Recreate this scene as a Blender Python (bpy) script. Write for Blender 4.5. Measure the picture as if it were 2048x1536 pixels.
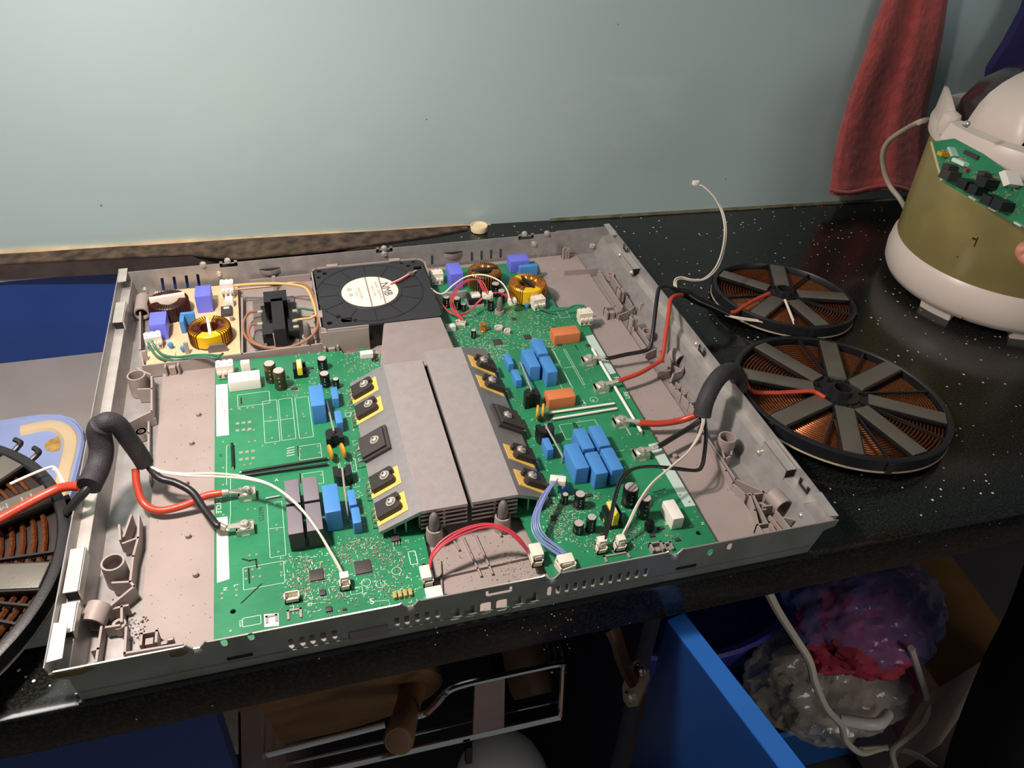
import bpy, bmesh, math, random
from mathutils import Vector, Matrix
from mathutils.geometry import tessellate_polygon
random.seed(7)
for o in list(bpy.data.objects): bpy.data.objects.remove(o)
SC = bpy.context.scene; COL = SC.collection
PI = math.pi
# ------------------------------------------------------------------ camera
F = 1646.25
R = [[0.96293357,-0.26625192,0.0432303],[-0.1304697,-0.60001241,-0.7892799],[0.23608601,0.75438387,-0.6125099]]
CAM = Vector((0.1790135,-0.3456679,0.491591))
cd = bpy.data.cameras.new('camera'); cam = bpy.data.objects.new('camera', cd); COL.objects.link(cam)
cd.sensor_width = 36; cd.lens = F*36/2048; cd.clip_start = .01; cd.clip_end = 20
cam.matrix_world = Matrix(((R[0][0],-R[1][0],-R[2][0],CAM.x),(R[0][1],-R[1][1],-R[2][1],CAM.y),(R[0][2],-R[1][2],-R[2][2],CAM.z),(0,0,0,1)))
SC.camera = cam
# ------------------------------------------------------------------ light
def srgb(h):
    v = [int(h[i:i+2],16)/255 for i in (0,2,4)]
    return tuple(c/12.92 if c <= .04045 else ((c+.055)/1.055)**2.4 for c in v)+(1,)
w = bpy.data.worlds.new('world'); SC.world = w; w.use_nodes = True
w.node_tree.nodes['Background'].inputs[0].default_value = (.80,.86,.92,1)
w.node_tree.nodes['Background'].inputs[1].default_value = .13
def area(name, loc, to, sx, sy, power, col):
    l = bpy.data.lights.new(name,'AREA'); l.shape='RECTANGLE'; l.size=sx; l.size_y=sy; l.energy=power; l.color=col
    o = bpy.data.objects.new(name,l); COL.objects.link(o); o.location=loc
    o.rotation_euler = (Vector(to)-Vector(loc)).to_track_quat('-Z','Y').to_euler(); return o
LAMP = area('hood_lamp',(-.04,.13,.60),(.05,.24,0),.06,.06,7.2,(1,.84,.77))
LAMP2 = area('ceiling_lamp',(-.55,.22,1.45),(.05,.6,.2),.35,.35,8.0,(1,.95,.9))
LAMP3 = area('front_fill',(1.15,-1.5,.60),(.6,.2,-.4),.6,.6,5.5,(1,.92,.85))  # unseen fill light, added to brighten the bags under the worktop
SC.view_settings.view_transform='Standard'; SC.view_settings.look='None'; SC.view_settings.gamma=1
SC.view_settings.exposure=.0; SC.view_settings.use_curve_mapping=False
# ------------------------------------------------------------------ pixel -> point on a horizontal / vertical plane
def ray(x,y):
    a=(x-1024,y-768,F); return Vector([R[0][i]*a[0]+R[1][i]*a[1]+R[2][i]*a[2] for i in range(3)])
def P(x,y,z=0.): d=ray(x,y); return CAM+d*((z-CAM.z)/d.z)
def PY(x,y,Y=0.): d=ray(x,y); return CAM+d*((Y-CAM.y)/d.y)
def PX(x,y,X=0.): d=ray(x,y); return CAM+d*((X-CAM.x)/d.x)
def pz(*l): return [P(*a) for a in l]
# ------------------------------------------------------------------ materials
MATS={}
def mat(name,col,rough=.5,metal=0,var=0,vs=30,bump=0,bs=200,spec=.5,coat=0,col2=None,alpha=1,trans=0,emis=0,sheen=0):
    if name in MATS: return MATS[name]
    m=bpy.data.materials.new(name); m.use_nodes=True; nt=m.node_tree; b=nt.nodes['Principled BSDF']; L=nt.links.new
    c=srgb(col) if isinstance(col,str) else col
    b.inputs['Base Color'].default_value=c; b.inputs['Roughness'].default_value=rough; b.inputs['Metallic'].default_value=metal
    b.inputs['Specular IOR Level'].default_value=spec; b.inputs['Coat Weight'].default_value=coat; b.inputs['Alpha'].default_value=alpha
    b.inputs['Transmission Weight'].default_value=trans; b.inputs['Sheen Weight'].default_value=sheen
    if emis: b.inputs['Emission Color'].default_value=c; b.inputs['Emission Strength'].default_value=emis
    tc=nt.nodes.new('ShaderNodeTexCoord')
    if var or col2:
        n=nt.nodes.new('ShaderNodeTexNoise'); n.inputs['Scale'].default_value=vs; n.inputs['Detail'].default_value=6
        L(tc.outputs['Object'],n.inputs['Vector'])
        r=nt.nodes.new('ShaderNodeValToRGB'); L(n.outputs['Fac'],r.inputs[0]); L(r.outputs[0],b.inputs['Base Color'])
        k=var; c2=srgb(col2) if col2 else tuple(min(1,x*(1+k)) for x in c[:3])+(1,)
        r.color_ramp.elements[0].position=.35; r.color_ramp.elements[1].position=.65
        r.color_ramp.elements[0].color=tuple(x*(1-k) for x in c[:3])+(1,) ; r.color_ramp.elements[1].color=c2
    if bump:
        n=nt.nodes.new('ShaderNodeTexNoise'); n.inputs['Scale'].default_value=bs; n.inputs['Detail'].default_value=4
        L(tc.outputs['Object'],n.inputs['Vector']); bm=nt.nodes.new('ShaderNodeBump'); bm.inputs['Strength'].default_value=bump; bm.inputs['Distance'].default_value=.001
        L(n.outputs['Fac'],bm.inputs['Height']); L(bm.outputs[0],b.inputs['Normal'])
    MATS[name]=m; return m
def nodes(m): return m.node_tree, m.node_tree.nodes['Principled BSDF'], m.node_tree.links.new
M=dict(
 plastic=mat('grey_plastic','8d8480',.55,0,.05,60,.15,900), plasticd=mat('grey_plastic_dark','6f6864',.5),
 steel=mat('zinc_steel','a6a3a0',.38,.45,.10,90,.10,60), steelw=mat('steel_front','83877f',.42,.30,.12,40,.08,80),
 tin=mat('tin','d6cfc2',.28,.65), chrome=mat('chrome','e6e2dc',.1,1), alu=mat('aluminium','b3aaa8',.38,.45,.05,160,.12,500), aluedge=mat('aluminium_edge','9c9896',.4,.8),
 black=mat('black_plastic','1a1a1c',.42,0,.1,80,.1,600), blackg=mat('black_gloss','101012',.22,0), fanblack=mat('fan_black','2b2b2f',.5,0,.06,50,.1,900),
 blue=mat('film_cap_blue','4685c4',.42,0,.04,40), violet=mat('violet_box','6a72dc',.38,0,.04,40), orange=mat('relay_orange','c87645',.45,0,.04,50),
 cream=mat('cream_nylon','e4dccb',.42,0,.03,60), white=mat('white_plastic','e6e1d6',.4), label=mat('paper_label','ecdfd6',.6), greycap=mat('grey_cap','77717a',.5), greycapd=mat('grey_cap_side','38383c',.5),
 yellow=mat('mylar_yellow','e3b818',.3,0,.05,40), yellow2=mat('pad_yellow','e6bd62',.55,0,.06,120), copper=mat('copper_wire','8c5230',.28,.75,.3,500), copperd=mat('enamel_wire','5e2c20',.32,.4,.3,400), gold=mat('gold_wire','b87c3a',.34,.6,.3,400),
 red=mat('red_silicone','b8402a',.35,0,.08,80,.1,300), blackw=mat('black_silicone','1c1c1e',.38,0,0,30,.15,500), whitew=mat('white_wire','dcd2c0',.4), redw=mat('red_wire','c23c4a',.4), bluew=mat('blue_wire','8490c4',.4), greenw=mat('green_wire','2f6f58',.4), yelw=mat('yellow_wire','c9b070',.4), brow=mat('brown_wire','9a6a4c',.4),
 sleeve=mat('braided_sleeve','2e2c30',.65,0,.2,120,.5,900), shrink=mat('heat_shrink','141416',.25,0,0,30,.5,60), elcap=mat('electrolytic_sleeve','141618',.25), elolive=mat('electrolytic_olive','3c3a1e',.25), eltop=mat('aluminium_cap_top','c8c0ba',.35,.35),
 chip=mat('chip_epoxy','3a3534',.55), silk=mat('silkscreen','d4ead6',.7), solder=mat('solder','b9b8a2',.3,.7), tan=mat('smd_tan','b09a7c',.5), ferrite=mat('ferrite','5c5950',.38,.05,.08,40,.1,400), mica=mat('mica','b9ab90',.45,0,.12,40,.1,200),
 rod=mat('black_rod','16201c',.4), wood=mat('wood','7a5a38',.55,0,.2,14), woodd=mat('wood_dark','6a4c30',.55,0,.25,20), bluepaint=mat('blue_paint','1b3f86',.4,0,.08,12), shadedoor=mat('blue_door_shaded','123468',.35,0,.08,8), litdoor=mat('blue_door_lit','2560ac',.35,0,.06,10), greyfloor=mat('cabinet_shelf_grey','8f8a86',.5,0,.05,20,.05,300),  # door blues: one paint in two tones, shade and light put into the colour
 paleblue=mat('pale_blue_plastic','8fa0cc',.4,0,.06,12), beige=mat('beige_gasket','cdb994',.55,0,.05,20), beans=mat('yellow_disc','d69a24',.4),
 ivory=mat('ivory_plastic','dacec2',.35,0,.03,20), olive=mat('olive_enamel','8f8452',.32,0,.16,14), smoke=mat('smoked_plastic','3a3030',.15,0), skin=mat('skin','c08468',.5),
)
# PCB green
def pcb_mat(name,a,b,trace=240):
    m=mat(name,a,.35,0); nt,bs,L=nodes(m)
    tc=nt.nodes.new('ShaderNodeTexCoord')
    br=nt.nodes.new('ShaderNodeTexBrick'); br.inputs['Scale'].default_value=90; br.inputs['Mortar Size'].default_value=.012; br.offset=.37
    L(tc.outputs['Object'],br.inputs['Vector'])
    br.inputs['Color1'].default_value=srgb(a); br.inputs['Color2'].default_value=srgb(b); br.inputs['Mortar'].default_value=srgb(b)
    n=nt.nodes.new('ShaderNodeTexNoise'); n.inputs['Scale'].default_value=18; L(tc.outputs['Object'],n.inputs['Vector'])
    r=nt.nodes.new('ShaderNodeValToRGB'); r.color_ramp.elements[0].position=.42; r.color_ramp.elements[1].position=.58
    L(n.outputs['Fac'],r.inputs[0])
    mx=nt.nodes.new('ShaderNodeMix'); mx.data_type='RGBA'; L(r.outputs[0],mx.inputs[0]); mx.inputs[6].default_value=srgb(a); mx.inputs[7].default_value=srgb(b)
    m2=nt.nodes.new('ShaderNodeMix'); m2.data_type='RGBA'; m2.inputs[0].default_value=.35; L(mx.outputs[2],m2.inputs[6]); L(br.outputs[0],m2.inputs[7])
    L(m2.outputs[2],bs.inputs['Base Color']); return m
M['pcb']=pcb_mat('pcb_green','23764e','2b855a'); M['pcbt']=mat('pcb_tan','d9bd92',.5,0,.06,60)
# speckled black granite
def granite(name='black_granite',k=-.66):
    m=mat(name,'101210',.16,0); nt,bs,L=nodes(m); tc=nt.nodes.new('ShaderNodeTexCoord')
    v=nt.nodes.new('ShaderNodeTexVoronoi'); v.inputs['Scale'].default_value=190; L(tc.outputs['Object'],v.inputs['Vector'])
    sep=nt.nodes.new('ShaderNodeSeparateColor'); L(v.outputs['Color'],sep.inputs[0])
    th=nt.nodes.new('ShaderNodeMath'); th.operation='MULTIPLY_ADD'; L(sep.outputs[0],th.inputs[0]); th.inputs[1].default_value=.9; th.inputs[2].default_value=k
    lt=nt.nodes.new('ShaderNodeMath'); lt.operation='LESS_THAN'; L(v.outputs['Distance'],lt.inputs[0]); L(th.outputs[0],lt.inputs[1])
    n=nt.nodes.new('ShaderNodeTexNoise'); n.inputs['Scale'].default_value=500; n.inputs['Detail'].default_value=3; L(tc.outputs['Object'],n.inputs['Vector'])
    r=nt.nodes.new('ShaderNodeValToRGB'); r.color_ramp.elements[0].position=.45; r.color_ramp.elements[0].color=srgb('0c0e0d'); r.color_ramp.elements[1].position=.75; r.color_ramp.elements[1].color=srgb('2a2c28'); L(n.outputs['Fac'],r.inputs[0])
    mx=nt.nodes.new('ShaderNodeMix'); mx.data_type='RGBA'; L(lt.outputs[0],mx.inputs[0]); L(r.outputs[0],mx.inputs[6]); mx.inputs[7].default_value=srgb('d8d4c8')
    L(mx.outputs[2],bs.inputs['Base Color']); return m
M['granite']=granite(); M['granite_edge']=granite('black_granite_edge',-.79)
# ------------------------------------------------------------------ mesh builder
class MB:
    def __init__(s): s.v=[]; s.f=[]
    def add(s,vs,fs):
        n=len(s.v); s.v+=[Vector(a) for a in vs]; s.f+=[tuple(i+n for i in f) for f in fs]; return s
    def box(s,x0,y0,z0,x1,y1,z1,T=None):
        vs=[(x,y,z) for z in (z0,z1) for x,y in ((x0,y0),(x1,y0),(x1,y1),(x0,y1))]
        if T: vs=[T(*a) for a in vs]
        return s.add(vs,[(3,2,1,0),(4,5,6,7),(0,1,5,4),(1,2,6,5),(2,3,7,6),(3,0,4,7)])
    def rb(s,cx,cy,z0,w,d,h,ch=.0006,rz=0,tw=1):   # box with chamfered top and rounded vertical corners
        a=math.radians(rz); ca,sa=math.cos(a),math.sin(a); rings=[]
        for z,ins,cc in ((z0,0,ch),(z0+h-ch,0,ch),(z0+h-ch*.3,ch*.3,ch),(z0+h,ch,ch)):
            hw,hd=w/2-ins,d/2-ins
            k=1 if z==z0 else tw
            hw*=k; hd*=k
            pts=[(-hw+cc,-hd),(hw-cc,-hd),(hw,-hd+cc),(hw,hd-cc),(hw-cc,hd),(-hw+cc,hd),(-hw,hd-cc),(-hw,-hd+cc)]
            rings.append([(cx+x*ca-y*sa,cy+x*sa+y*ca,z) for x,y in pts])
        return s.rings(rings,1)
    def rings(s,rings,cap=1,closed=False):
        n=len(rings[0]); b=len(s.v); s.v+=[Vector(a) for r in rings for a in r]; m=len(rings)
        for i in range(m if closed else m-1):
            for j in range(n):
                k=(j+1)%n; i2=(i+1)%m
                s.f.append((b+i*n+j,b+i*n+k,b+i2*n+k,b+i2*n+j))
        if cap and not closed:
            s.f.append(tuple(b+j for j in range(n))[::-1]); s.f.append(tuple(b+(m-1)*n+j for j in range(n)))
        return s
    def lathe(s,cx,cy,prof,n=24,cap=1,ax=None):
        rs=[]
        for r,z in prof:
            rs.append([(cx+r*math.cos(2*PI*j/n),cy+r*math.sin(2*PI*j/n),z) for j in range(n)])
        return s.rings(rs,cap)
    def cyl(s,cx,cy,z0,r,h,n=20,ch=0):
        pr=[(r,z0),(r,z0+h-ch)]+([(r-ch,z0+h)] if ch else [(r,z0+h)])
        return s.lathe(cx,cy,pr if ch else [(r,z0),(r,z0+h)],n)
    def axis(s,p0,p1,prof,n=16,cap=1):      # prof: [(t 0..1, r)]
        p0=Vector(p0); p1=Vector(p1); d=(p1-p0); q=d.normalized(); u=q.orthogonal().normalized(); v=q.cross(u)
        return s.rings([[p0+d*t+(u*math.cos(2*PI*j/n)+v*math.sin(2*PI*j/n))*r for j in range(n)] for t,r in prof],cap)
    def tube(s,pts,r,n=8,sm=6,closed=False,flat=1):
        pts=[Vector(p) for p in pts]
        if sm>1: pts=catmull(pts,sm,closed)
        m=len(pts); u=None; rs=[]
        for i,p in enumerate(pts):
            t=(pts[(i+1)%m]-pts[i-1]) if closed or 0<i<m-1 else (pts[1]-pts[0] if i==0 else pts[-1]-pts[-2])
            t.normalize()
            if u is None: u=t.orthogonal().normalized() if abs(t.z)>.9 else t.cross(Vector((0,0,1))).normalized()
            u=(u-t*u.dot(t)).normalized(); v=t.cross(u); rr=r(i/(m-1)) if callable(r) else r
            rs.append([p+u*math.cos(2*PI*j/n)*rr+v*math.sin(2*PI*j/n)*rr*flat for j in range(n)])
        return s.rings(rs,1,closed)
    def prism(s,poly,z0,z1,T=None):
        if area2(poly)<0: poly=poly[::-1]
        n=len(poly); vs=[(x,y,z0) for x,y in poly]+[(x,y,z1) for x,y in poly]
        if T: vs=[T(*a) for a in vs]
        return s.add(vs,[tuple(range(n))[::-1],tuple(range(n,2*n))]+[(i,(i+1)%n,n+(i+1)%n,n+i) for i in range(n)])
    def plate(s,outer,holes,t0,t1,T=lambda a,b,c:(a,b,c)):   # plate with real holes
        loops=[[Vector((a,b,0)) for a,b in l] for l in [outer]+holes]; flat=[p for l in loops for p in l]
        tri=tessellate_polygon(loops); n=len(flat)
        vs=[T(p.x,p.y,t0) for p in flat]+[T(p.x,p.y,t1) for p in flat]; fs=[]
        for a,b,c in tri:
            ar=(flat[b]-flat[a]).cross(flat[c]-flat[a]).z
            if ar<0: a,b,c=c,b,a
            fs+=[(a+n,b+n,c+n),(c,b,a)]
        k=0
        for li,l in enumerate(loops):
            m=len(l); a2=area2([(p.x,p.y) for p in l]); fw=(a2>0)==(li==0)
            for i in range(m):
                a,b=k+i,k+(i+1)%m; fs.append((a,b,b+n,a+n) if fw else (b,a,a+n,b+n))
            k+=m
        return s.add(vs,fs)
    def wall(s,pts,z0,z1,t):     # thin upright rib along a polyline
        for (x0,y0),(x1,y1) in zip(pts,pts[1:]):
            d=Vector((x1-x0,y1-y0)); L=d.length
            if L<1e-6: continue
            d/=L; nx,ny=-d.y*t/2,d.x*t/2; e=d*t*.45
            s.prism([(x0-e.x+nx,y0-e.y+ny),(x0-e.x-nx,y0-e.y-ny),(x1+e.x-nx,y1+e.y-ny),(x1+e.x+nx,y1+e.y+ny)],z0,z1)
        return s
    def xf(s,Mx): s.v=[Mx@a for a in s.v]; return s
    def build(s,name,m,parent=None,flat=False,kind=None,ang=38,ctr=None):
        me=bpy.data.meshes.new(name)
        xs=[a.x for a in s.v]; ys=[a.y for a in s.v]; zs=[a.z for a in s.v]
        o0=Vector(ctr) if ctr is not None else Vector(((min(xs)+max(xs))/2,(min(ys)+max(ys))/2,min(zs)))
        me.from_pydata([a-o0 for a in s.v],[],s.f); me.validate()
        bm=bmesh.new(); bm.from_mesh(me); bmesh.ops.recalc_face_normals(bm,faces=bm.faces) if len(s.f)<20000 else None; bm.to_mesh(me); bm.free()
        me.materials.append(m if not isinstance(m,str) else M[m])
        if not flat:
            me.polygons.foreach_set('use_smooth',[True]*len(me.polygons)); me.set_sharp_from_angle(angle=math.radians(ang))
        o=bpy.data.objects.new(name,me)
        if parent is not TEMPL: COL.objects.link(o)
        WL[o]=o0
        if parent is not None and parent is not TEMPL:
            o.parent=parent; o.location=o0-WL[parent]
        else: o.location=o0
        if kind: o['kind']=kind
        return o
WL={}; TEMPL='template'; KIDS={}
def area2(p): return sum(p[i-1][0]*p[i][1]-p[i][0]*p[i-1][1] for i in range(len(p)))
def catmull(p,k,closed=False):
    m=len(p); out=[]
    for i in range(m if closed else m-1):
        a=p[(i-1)%m] if closed or i>0 else p[0]*2-p[1]; b=p[i]; c=p[(i+1)%m]; d=p[(i+2)%m] if closed or i<m-2 else p[-1]*2-p[-2]
        for j in range(k):
            t=j/k; out.append(.5*((2*b)+(c-a)*t+(2*a-5*b+4*c-d)*t*t+(3*b-a-3*c+d)*t**3))
    if not closed: out.append(p[-1])
    return out
def thing(name,label,cat,loc=(0,0,0),group=None,rot=None,local=False):
    o=bpy.data.objects.new(name,None); COL.objects.link(o); o.location=loc; o.empty_display_size=.02
    o['label']=label; o['category']=cat
    if group: o['group']=group
    if rot: o.rotation_euler=rot
    WL[o]=Vector((0,0,0)) if local else Vector(loc); return o
def tag(o,label,cat,group=None):
    o['label']=label; o['category']=cat
    if group: o['group']=group
    return o
def tmpl(name,*parts):   # parts: (MB, material, name) first is the part, the rest its sub-parts; built about the origin
    b,m,nm=parts[0]; o=b.build(nm,m,TEMPL,ctr=(0,0,0)); KIDS[o]=[]
    for b,m,nm in parts[1:]:
        k=b.build(nm,m,TEMPL,ctr=(0,0,0)); KIDS[o].append(k)
    return o
def place(t,parent,x,y,z,rz=0,label=None,scale=None):
    c=t.copy(); COL.objects.link(c); c.parent=parent; c.location=Vector((x,y,z))-WL[parent]; c.rotation_euler=(0,0,math.radians(rz))
    if scale: c.scale=scale
    if label: c['label']=label
    WL[c]=Vector((x,y,z))
    for k in KIDS[t]:
        d=k.copy(); COL.objects.link(d); d.parent=c
    return c
def text(body,size,x,y,z,rz,m,parent,name='lettering',ext=.00005,T=None,align='CENTER'):
    c=bpy.data.curves.new(name,'FONT'); c.body=body; c.size=size; c.extrude=ext; c.align_x=align; c.align_y='CENTER'; c.resolution_u=2
    o=bpy.data.objects.new('t',c); COL.objects.link(o); dg=bpy.context.evaluated_depsgraph_get(); me=bpy.data.meshes.new_from_object(o.evaluated_get(dg)); bpy.data.objects.remove(o)
    me.materials.clear(); me.materials.append(M[m] if isinstance(m,str) else m); me.name=name
    o=bpy.data.objects.new(name,me); COL.objects.link(o)
    if T is not None:
        me.transform(T); o.location=(0,0,0)
        if parent: o.parent=parent; o.location=-WL[parent]
    else:
        o.location=Vector((x,y,z))-(WL[parent] if parent else Vector()); o.rotation_euler=(0,0,math.radians(rz))
        if parent: o.parent=parent
    return o
# ================================================================== SETTING
WA=math.radians(-3.17); WD=Vector((math.cos(WA),math.sin(WA),0)); WN=Vector((-WD.y,WD.x,0)); W0=Vector((-.148,.6247,0))
def PW(x,y,off=0.):           # point on the splashback plane, off metres in front of it
    d=ray(x,y); o=W0-WN*off; return CAM+d*((o-CAM).dot(WN)/d.dot(WN))
def wl(s,z=0,off=0.): return W0+WD*s-WN*off+Vector((0,0,z))
M['glass_wall']=mat('back_painted_splashback','a5bbba',.32,0,.03,3,coat=.25)
M['grime']=mat('crusty_grime','3a322a',.85,0,.45,70,.9,260,col2='5c4a38'); M['cutedge']=mat('stone_cut_edge','3b322e',.7,0,.25,40,.4,200)
M['caulk']=mat('yellowed_caulk','b8a682',.6,0,.15,50,.4,200); M['moss']=mat('dirty_caulk','5f5e48',.7,0,.3,60,.4,200)
def specks(m,base,dark,scale,thr,sel):
    nt,bs,L=nodes(m); tc=nt.nodes.new('ShaderNodeTexCoord'); v=nt.nodes.new('ShaderNodeTexVoronoi'); v.inputs['Scale'].default_value=scale; L(tc.outputs['Object'],v.inputs['Vector'])
    sp=nt.nodes.new('ShaderNodeSeparateColor'); L(v.outputs['Color'],sp.inputs[0]); g=nt.nodes.new('ShaderNodeMath'); g.operation='MULTIPLY_ADD'; L(sp.outputs[0],g.inputs[0]); g.inputs[1].default_value=thr/(1-sel); g.inputs[2].default_value=-sel*thr/(1-sel)
    lt=nt.nodes.new('ShaderNodeMath'); lt.operation='LESS_THAN'; L(v.outputs['Distance'],lt.inputs[0]); L(g.outputs[0],lt.inputs[1])
    old=bs.inputs['Base Color'].links[0].from_socket if bs.inputs['Base Color'].links else None
    mx=nt.nodes.new('ShaderNodeMix'); mx.data_type='RGBA'; L(lt.outputs[0],mx.inputs[0])
    if old: L(old,mx.inputs[6])
    else: mx.inputs[6].default_value=srgb(base)
    mx.inputs[7].default_value=srgb(dark); L(mx.outputs[2],bs.inputs['Base Color'])
specks(M['glass_wall'],'a9c4c1','66706c',45,.06,.80)
m=MB(); a,b,c,d=wl(-1.6),wl(2.2),wl(2.2,0,-.03),wl(-1.6,0,-.03)
m.add([a,b,c,d]+[p+Vector((0,0,1.3)) for p in (a,b,c,d)],[(0,3,2,1),(4,5,6,7),(0,1,5,4),(1,2,6,5),(2,3,7,6),(3,0,4,7)])
o=m.build('wall_back','glass_wall',flat=True); o['kind']='structure'
m=MB(); m.tube([wl(s,.001+.001*math.sin(s*40),.002) for s in [-.5+.04*i for i in range(28)]],lambda t:.0038 if t<.6 else .0038-.0026*(t-.6)/.4,6,2); o=m.build('trim_1','caulk'); o['kind']='structure'
m=MB(); m.tube([wl(s,.0005,.001) for s in [.66+.04*i for i in range(28)]],.0028,6,2); o=m.build('trim_2','moss'); o['kind']='structure'
# countertop with the hob cut-out
ct=thing('countertop','black speckled granite worktop with a cut-out, running along the splashback','worktop',(.4,.3,-.044))
h0,h1=P(0,528,0),P(383,508.5,0); sl=(h1.y-h0.y)/(h1.x-h0.x); HY=lambda x:h0.y+sl*(x-h0.x)
hole=[(-.6,.05),(.33,.05),(.33,HY(.33)-.004),(.05,HY(.05)),(-.6,HY(-.6))]
m=MB(); wy=lambda x:(W0+WD*((x-W0.x)/WD.x)).y-.0006
m.plate([(-1.2,.012),(1.9,.012),(1.9,wy(1.9)),(-1.2,wy(-1.2))],[hole],-.020,0)
m.build('slab','granite',ct,flat=True)
m=MB(); pr=[(.012,-.044),(.002,-.044),(-.0015,-.041),(-.002,-.038),(-.002,-.004),(-.001,-.001),(.002,0),(.012,0)]
m.rings([[(x,y,z) for y,z in pr] for x in (-1.2,1.9)],1); m.build('front_edge','granite_edge',ct)
m=MB(); m.wall([(-.6,HY(-.6)-.0006),(.05,HY(.05)-.0006),(.33,HY(.33)-.0046)],-.0202,-.0004,.0012); m.build('cut_edge','cutedge',ct)
m=MB(); pp=[(0-60,510),(0,507.5),(200,497),(400,486),(640,471.5),(800,462),(935,453.5),(935,460),(860,474),(760,489),(700,497),(640,505),(560,512),(470,520),(395,513),(383,510.5),(200,519.5),(0,529.5),(-60,533)]
m.plate([tuple(P(x,y,0)[:2]) for x,y in pp][::-1],[],.0002,.0022); m.build('grime_crust','grime',ct)
# cabinet below
m=MB(); m.box(-.9,.606,-.9,1.9,.62,-.021); o=m.build('wall_cabinet_back','bluepaint',flat=True); o['kind']='structure'
cab=thing('base_cabinet','blue painted base cabinet under the black worktop','cabinet',(.2,.3,-.85))
m=MB(); m.box(-.9,.6005,-.024,.345,.606,-.0205); m.build('top_edge_strip',mat('pale_edge','b9b8b4',.4),cab)
XL=PY(478,1440,.01).x
m=MB(); m.box(-.9,.03,-.152,XL-.012,.6055,-.139); m.build('shelf','greyfloor',cab)
m=MB(); m.box(-.9,.004,-.80,XL-.012,.022,-.046); m.build('door','shadedoor',cab)  # front shade is painted in with the darker door blue
M['partition']=mat('partition_pink','8c7672',.5,0,.08,20)
m=MB(); m.box(XL-.010,.004,-.80,XL+.006,.60,-.152); m.build('partition','partition',cab)
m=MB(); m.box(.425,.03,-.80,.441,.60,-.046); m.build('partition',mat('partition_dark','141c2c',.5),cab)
m=MB(); m.box(-.9,.0,-.86,1.9,.606,-.815); o=m.build('floor_cabinet',mat('dark_floor','4a413c',.5,0,.15,10)); o['kind']='structure'
M['tile']=mat('floor_tile','6e5f58',.35,0,.1,8)
fl=MB(); fl.box(-1.5,-1.6,-.90,2.4,.60,-.862); fo=fl.build('floor','dark_floor' if 0 else mat('grout','2c2624',.7),flat=True); fo['kind']='structure'
for i in range(8):
    for j in range(4):
        x0=-.6+i*.30; y0=-1.2+j*.30
        t=MB(); t.rb(x0+.149,y0+.149,-.864,.294,.294,.012,.002); q=t.build('tile','tile',fo)
# open door with hinge
dp=pz((1335,1240,-.046),(1385,1235,-.046),(1610,1536,-.046),(1560,1536,-.046)); dx=(dp[3]-dp[0]); dx.z=0; dn=dx.normalized(); du=Vector((-dn.y,dn.x,0))
door=thing('cabinet_door','bright blue cabinet door standing open below the worktop','door',tuple(dp[0]+dn*.2-Vector((0,0,.7))))
wdt=(dp[2]-dp[3]).length
if du.dot(dp[1]-dp[0])<0: du=-du
c0=dp[0]; c1=dp[0]+dn*.42; c2=c1+du*wdt*.92; c3=c0+du*wdt*.92
m=MB(); m.plate([tuple(v[:2]) for v in (c0,c1,c2,c3)],[],-.046-.70,-.0475); m.build('panel','shadedoor',door)  # darker blue stands in for shade on the door faces
m=MB(); m.plate([tuple(v[:2]) for v in (c0-du*.0003,c1-du*.0003,c2+du*.0003,c3+du*.0003)],[],-.0475,-.046); m.build('lit_edge','litdoor',door)  # added strip, brighter blue stands in for light on the top edge
hg=PY(1275,1372,0); 
def onface(x,y,off):      # point on the inner (left) face of the open door
    d=ray(x,y); n=-du; o=c0+n*off; return CAM+d*((o-CAM).dot(n)/d.dot(n))
M['hinge']=mat('hinge_steel','cbb690',.35,.5)
hinge=MB(); pl=[onface(x,y,.002) for x,y in ((1250,1372),(1262,1330),(1278,1318),(1298,1340),(1300,1358),(1280,1410),(1262,1412),(1252,1398))]
n2=-du*.003; hinge.add(pl+[p+n2 for p in pl],[tuple(range(8)),tuple(range(8,16))[::-1]]+[(i,(i+1)%8,8+(i+1)%8,8+i) for i in range(8)])
hp=hinge.build('hinge_plate','hinge',door,flat=True)
for x,y in((1262,1392),(1282,1338)):
    q=onface(x,y,.005); s=MB(); s.axis(q,q-du*.004,[(0,.006),(.6,.006),(1,.004)],12); s.build('screw','chrome',hp)
m=MB(); m.tube([onface(1268,1360,.010),onface(1252,1335,.022),onface(1240,1305,.030),onface(1232,1275,.034),onface(1222,1255,.036)],.008,8,4,flat=.5); m.build('hinge_arm',mat('hinge_arm_brown','5a4030',.4,.7),door)
# pale blue lid lying on the shelf
lid=thing('plastic_tray','pale blue plastic lid with beige gasket lying on the grey shelf in the cut-out','tray',tuple(P(60,930,-.139)))
ol=[(-90,862),(-20,846),(30,836),(80,829),(120,829),(148,838),(165,858),(168,885),(160,925),(148,970),(132,1015),(95,1075),(20,1110),(-90,1130)]
m=MB(); po=[tuple(P(x,y,-.128)[:2]) for x,y in ol]; m.plate(po,[],-.139,-.128); m.build('body','paleblue',lid)
m=MB(); m.tube([P(x,y,-.128) for x,y in ((42,862),(95,852),(125,858),(141,878),(140,905),(130,945),(121,985),(112,1020))],.0085,8,6,flat=.5); m.build('gasket','beige',lid)
m=MB(); m.tube([P(x,y,-.128) for x,y in ((-60,850),(30,842),(80,836),(118,837),(142,846),(157,863),(160,885),(150,930),(138,975))],.0035,6,6,flat=.6); m.build('rim','paleblue',lid)
M['stain']=mat('rust_stain','a98a4a',.6,0,.3,80)
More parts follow.
